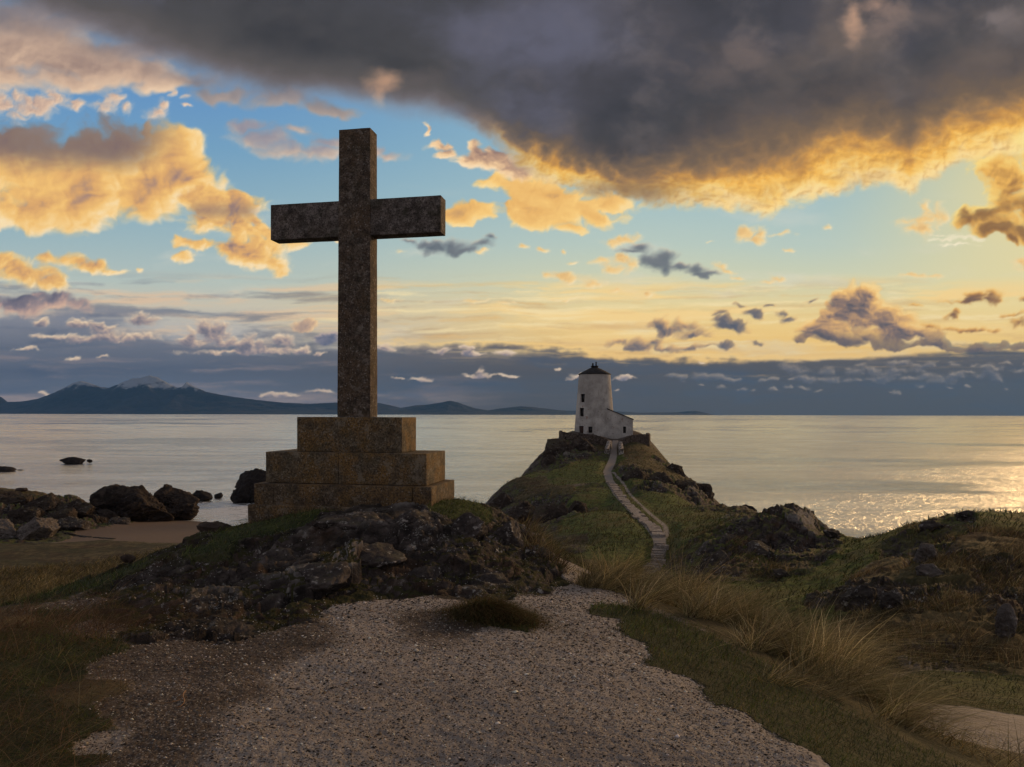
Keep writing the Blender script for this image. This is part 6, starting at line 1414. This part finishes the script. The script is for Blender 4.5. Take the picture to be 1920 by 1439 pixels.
def turf():
    rr = np.random.default_rng(3)
    x, y, z = sample(150000, -.75, .75, 2.9, 13, 'g', 41)
    n = len(x); h = rr.uniform(.025, .075, n) * np.clip(np.hypot(x, y) / 6, .7, 1.6)
    tint = palette(n, [(.045, .066, .014), (.095, .120, .024), (.016, .024, .007), (.22, .18, .07), (.10, .072, .03)], [4, 3.4, 3.4, 1.4, 1], rr)
    a = blades(x, y, z, h, np.full(n, .0042) * np.clip(np.hypot(x, y) / 5, .8, 2), rr.normal(.25, .5, n), rr.normal(0, .5, n), rr.uniform(.1, 1.0, n), tint, 2, 5)
    # moss and turf on the knoll
    x, y, z = sample(60000, -.55, .2, 6.2, 13.5, 'M', 43, thr=.5); sel = fbm(x * 1.6, y * 1.6, 4, .6, 44) > .05; x, y, z = x[sel], y[sel], z[sel]
    n = len(x)
    tint = palette(n, [(.045, .050, .014), (.085, .070, .022), (.026, .030, .010), (.10, .06, .026)], [4, 3, 3, 2], rr)
    b = blades(x, y, z, rr.uniform(.02, .06, n), np.full(n, .007), rr.normal(.2, .5, n), rr.normal(0, .5, n), rr.uniform(.1, .8, n), tint, 2, 6)
    # stray tufts creeping out over the stones
    x, y, z = sample(26000, -.75, .75, 2.9, 10, 'g', 46, thr=.10, power=2.5); n = len(x)
    sel = fbm(x * 3.5, y * 3.5, 4, .6, 48) > .12; x, y, z = x[sel], y[sel], z[sel]; n = len(x)
    tint = palette(n, [(.045, .060, .014), (.12, .10, .035), (.17, .125, .055), (.03, .04, .01)], [3, 2, 2, 2], rr)
    c = blades(x, y, z, rr.uniform(.03, .09, n), np.full(n, .005), rr.normal(.3, .6, n), rr.normal(0, .6, n), rr.uniform(.2, 1.2, n), tint, 3, 7)
    put('turf', [a, b, c], 'short green turf edging the gravel and creeping over the knoll', 'grass')
turf()
def hummock():
    rr = np.random.default_rng(8); n = 9000
    p = at(915, 1160, 6.65); u = rr.normal(0, 1, n); v = rr.normal(0, 1, n)
    x = p.x + u * .24; y = p.y + v * .16 + u * -.06; z = gz(x, y) + .14 * np.exp(-(u ** 2 + v ** 2) / 1.6)
    tint = palette(n, [(.10, .060, .026), (.07, .055, .018), (.045, .052, .014), (.17, .12, .055)], [4, 3, 3, 1.5], rr)
    put('grass_hummock', [blades(x, y, z - .03, rr.uniform(.05, .13, n), np.full(n, .006), rr.normal(.5, .5, n), rr.normal(-.3, .5, n), rr.uniform(.4, 1.5, n), tint, 3, 9)], 'low brown and green grassy hummock in the middle of the gravel', 'grass hummock', kind='thing')
hummock()
def slopes():
    rr = np.random.default_rng(4)
    # tussocks on the right-hand hillside and in the hollow
    x, y, z = sample(14000, .02, .78, 10, 46, 'dM', 61, thr=.4); r = np.hypot(x, y)
    k = fbm(np.arctan2(x, y) * 9, np.log(r) * 9, 4, .6, 77) + rr.normal(0, .12, len(x)) > .10; x, y, r = x[k], y[k], r[k]
    parts = []
    for lo, hi, nb, w, hh in ((10, 16, 26, .008, .30), (16, 26, 22, .013, .36), (26, 47, 16, .024, .42)):
        s = (r >= lo) & (r < hi); parts.append(clumps(x[s], y[s], nb, .20 * lo / 12, hh * .45, hh, w, (.55, .1), 1.1, [(.20, .145, .07), (.12, .088, .04), (.075, .072, .025), (.070, .038, .020), (.34, .27, .14)], [4, 4, 3, 3, 1.6], int(62 + lo), .5, 3))
    put('hillside_grass', parts, 'rough brown tussock grass over the right hillside', 'grass')
    x, y, z = sample(26000, .0, .78, 9.5, 48, 'g', 66, thr=.4); n = len(x); r = np.hypot(x, y)
    tint = palette(n, [(.035, .048, .012), (.055, .066, .018), (.020, .026, .008), (.09, .075, .03)], [4, 3, 3, 1.5], rr)
    put('hollow_grass', [blades(x, y, z, rr.uniform(.06, .14, n) * np.clip(r / 14, 1, 2), .0022 * r * .6, rr.normal(.3, .5, n), rr.normal(0, .4, n), rr.uniform(.1, 1, n), tint, 2, 67)], 'dark green grass of the hollow between the marram bank and the hill', 'grass')
    # dune grass on the left flat
    x, y, z = sample(5200, -.80, -.28, 34, 64, 'd', 71, thr=.4)
    put('dune_grass', [clumps(x, y, 14, .9, .22, .48, .05, (.4, .1), .8, [(.30, .225, .10), (.20, .155, .065), (.12, .105, .038), (.40, .31, .16), (.085, .058, .028)], [4, 4, 3, 1.5, 1.5], 72, .4, 2)], 'flat field of straw-coloured dune grass behind the beach', 'grass')
    # ragged grass on the lighthouse hill and the ridge
    x, y, z = sample(16000, -.12, .32, 44, 128, 'dg', 75, thr=.4); n = len(x); r = np.hypot(x, y)
    tint = palette(n, [(.050, .060, .018), (.085, .070, .028), (.030, .036, .012), (.12, .09, .04)], [4, 4, 2, 2], rr)
    put('hill_grass', [blades(x, y, z, rr.uniform(.12, .38, n), .0009 * r, rr.normal(.4, .5, n), rr.normal(0, .4, n), rr.uniform(.1, 1, n), tint, 2, 76)], 'wind-cropped grass on the lighthouse hill and its ridge', 'grass')
slopes()
def left_bank():
    rr = np.random.default_rng(12)
    x, y, z = sample(5000, -.80, -.48, 3.0, 8.0, 'dg', 81, thr=.3); n = len(x)
    tint = palette(n, [(.17, .105, .055), (.11, .066, .036), (.26, .20, .10), (.055, .06, .02)], [4, 4, 1.2, 2], rr)
    a = blades(x, y, z, rr.uniform(.08, .28, n), np.full(n, .0035), rr.normal(.5, .8, n), rr.normal(-.1, .7, n), rr.uniform(.5, 1.9, n), tint, 5, 82)
    p = at(70, 1165, 6.1); cx = p.x + rr.normal(0, .45, 40); cy = p.y + rr.normal(0, .5, 40)
    b = clumps(cx, cy, 45, .16, .12, .34, .004, (.45, .0), 1.5, [(.15, .085, .045), (.09, .052, .030), (.22, .15, .08)], [4, 4, 1], 83, .7, 5)
    put('dead_stalks', [a, b], 'tangled dead brown grass stalks on the left foreground bank', 'grass')
left_bank()
def gravel():
    rr = np.random.default_rng(14)
    m, T = material('loose_pebbles'); finish(m, T, attr(T, 'tint', 'Color'), .8, spec=.35)
    parts = []
    d0 = np.array([(1, 0, 0), (-1, 0, 0), (0, 1, 0), (0, -1, 0), (0, 0, 1), (0, 0, -1)], float)
    f0 = np.array([(0, 2, 4), (2, 1, 4), (1, 3, 4), (3, 0, 4), (2, 0, 5), (1, 2, 5), (3, 1, 5), (0, 3, 5)])
    def chips(x, y, z, s, tint):
        n = len(x); v = d0[None] * rr.uniform(.5, 1.2, (n, 6, 1)) + rr.normal(0, .18, (n, 6, 3))
        a = rr.uniform(0, 6.3, n); c, q = np.cos(a), np.sin(a)
        vx = v[..., 0] * c[:, None] - v[..., 1] * q[:, None]; vy = v[..., 0] * q[:, None] + v[..., 1] * c[:, None]
        V = np.stack([vx * s[:, None] + x[:, None], vy * s[:, None] * .8 + y[:, None], v[..., 2] * s[:, None] * .55 + z[:, None]], -1)
        return V.reshape(-1, 3), (f0[None] + (np.arange(n) * 6)[:, None, None]).reshape(-1, 3), np.repeat(tint, 6, 0)
    x, y, z = sample(150000, -.62, .40, 3.0, 10.5, 'G', 91, thr=.4); n = len(x); r = np.hypot(x, y)
    s = np.clip(rr.lognormal(math.log(.0049), .46, n), .003, .022) * np.clip(r / 4.5, .75, 1.8)
    parts.append(chips(x, y, z, s, palette(n, [(.17, .132, .106), (.075, .055, .043), (.29, .245, .208), (.64, .59, .53), (.013, .010, .007), (.15, .096, .058)], [3.4, 3, 2.8, 1.5, 4.6, 1], rr)))
    x, y, z = sample(60000, -.62, .1, 3.0, 9.5, 'E', 92, thr=.25); n = len(x); r = np.hypot(x, y)
    s = np.clip(rr.lognormal(math.log(.0052), .40, n), .003, .02) * np.clip(r / 4.5, .75, 2.0)
    parts.append(chips(x, y, z, s, palette(n, [(.13, .095, .07), (.045, .030, .022), (.26, .21, .17), (.62, .57, .51), (.17, .115, .07)], [3, 4, 2.2, 1.2, 1.4], rr)))
    x, y, z = sample(16000, -.6, .2, 6, 12.5, 'MR', 93, thr=.35); sel = fbm(x * 2, y * 2, 4, .6, 94) > .0; x, y, z = x[sel], y[sel], z[sel]; n = len(x)
    parts.append(chips(x, y, z + .004, rr.uniform(.004, .011, n), palette(n, [(.60, .58, .55), (.35, .32, .30), (.16, .13, .12)], [2, 2, 2], rr)))
    x, y, z = sample(9000, .40, .74, 6.8, 9.8, 'G', 95, thr=.4); n = len(x)
    parts.append(chips(x, y, z, rr.uniform(.005, .012, n), palette(n, [(.42, .37, .34), (.20, .17, .155), (.62, .58, .54)], [3, 3, 1.5], rr)))
    put('gravel', parts, 'loose crushed stone and shell chips strewn over the court', 'gravel', mat=m)
gravel()
def tube_mesh(paths, rad):
    V, Fc = [], []
    for P_ in paths:
        P_ = [Vector(p) for p in P_]; n = len(P_)
        o = len(V)
        for k, p in enumerate(P_):
            d = (P_[min(n - 1, k + 1)] - P_[max(0, k - 1)]).normalized(); u = d.orthogonal().normalized(); w = d.cross(u)
            r = rad * (1 - .6 * k / (n - 1))
            for j in range(6): V.append(tuple(p + (u * math.cos(j * math.pi / 3) + w * math.sin(j * math.pi / 3)) * r))
        Fc.append(grid_faces(n, 6, True) + o)
    return V, np.concatenate(Fc)
def twig():
    def g(px, py, D, up=.006): p = at(px, py, D); return Vector((p.x, p.y, float(gz(p.x, p.y)[0]) + up))
    base = g(347, 1300, 4.35)
    A = [g(348, 1298, 4.36, .02), g(344, 1305, 4.31, .02), g(343, 1311, 4.27, .015), g(334, 1318, 4.22), g(318, 1324, 4.18), g(295, 1326, 4.17)]
    B = [g(343, 1311, 4.27, .015), g(346, 1319, 4.21, .01), g(345, 1326, 4.17), g(339, 1331, 4.13), g(329, 1334, 4.11)]
    C_ = [g(345, 1303, 4.32, .02), g(338, 1307, 4.29, .01), g(332, 1308, 4.28)]
    V, Fc = tube_mesh([[p - base for p in q] for q in (A, B, C_)], .0042)
    m = simple_mat('bare_twig', (.20, .11, .055, 1), (.34, .20, .11, 1), 40)
    o = mesh_np('twig', V, Fc, m, smooth=True); o.location = base; tag(o, 'small forked reddish brown twig lying on the gravel in the left foreground', 'twig')
twig()
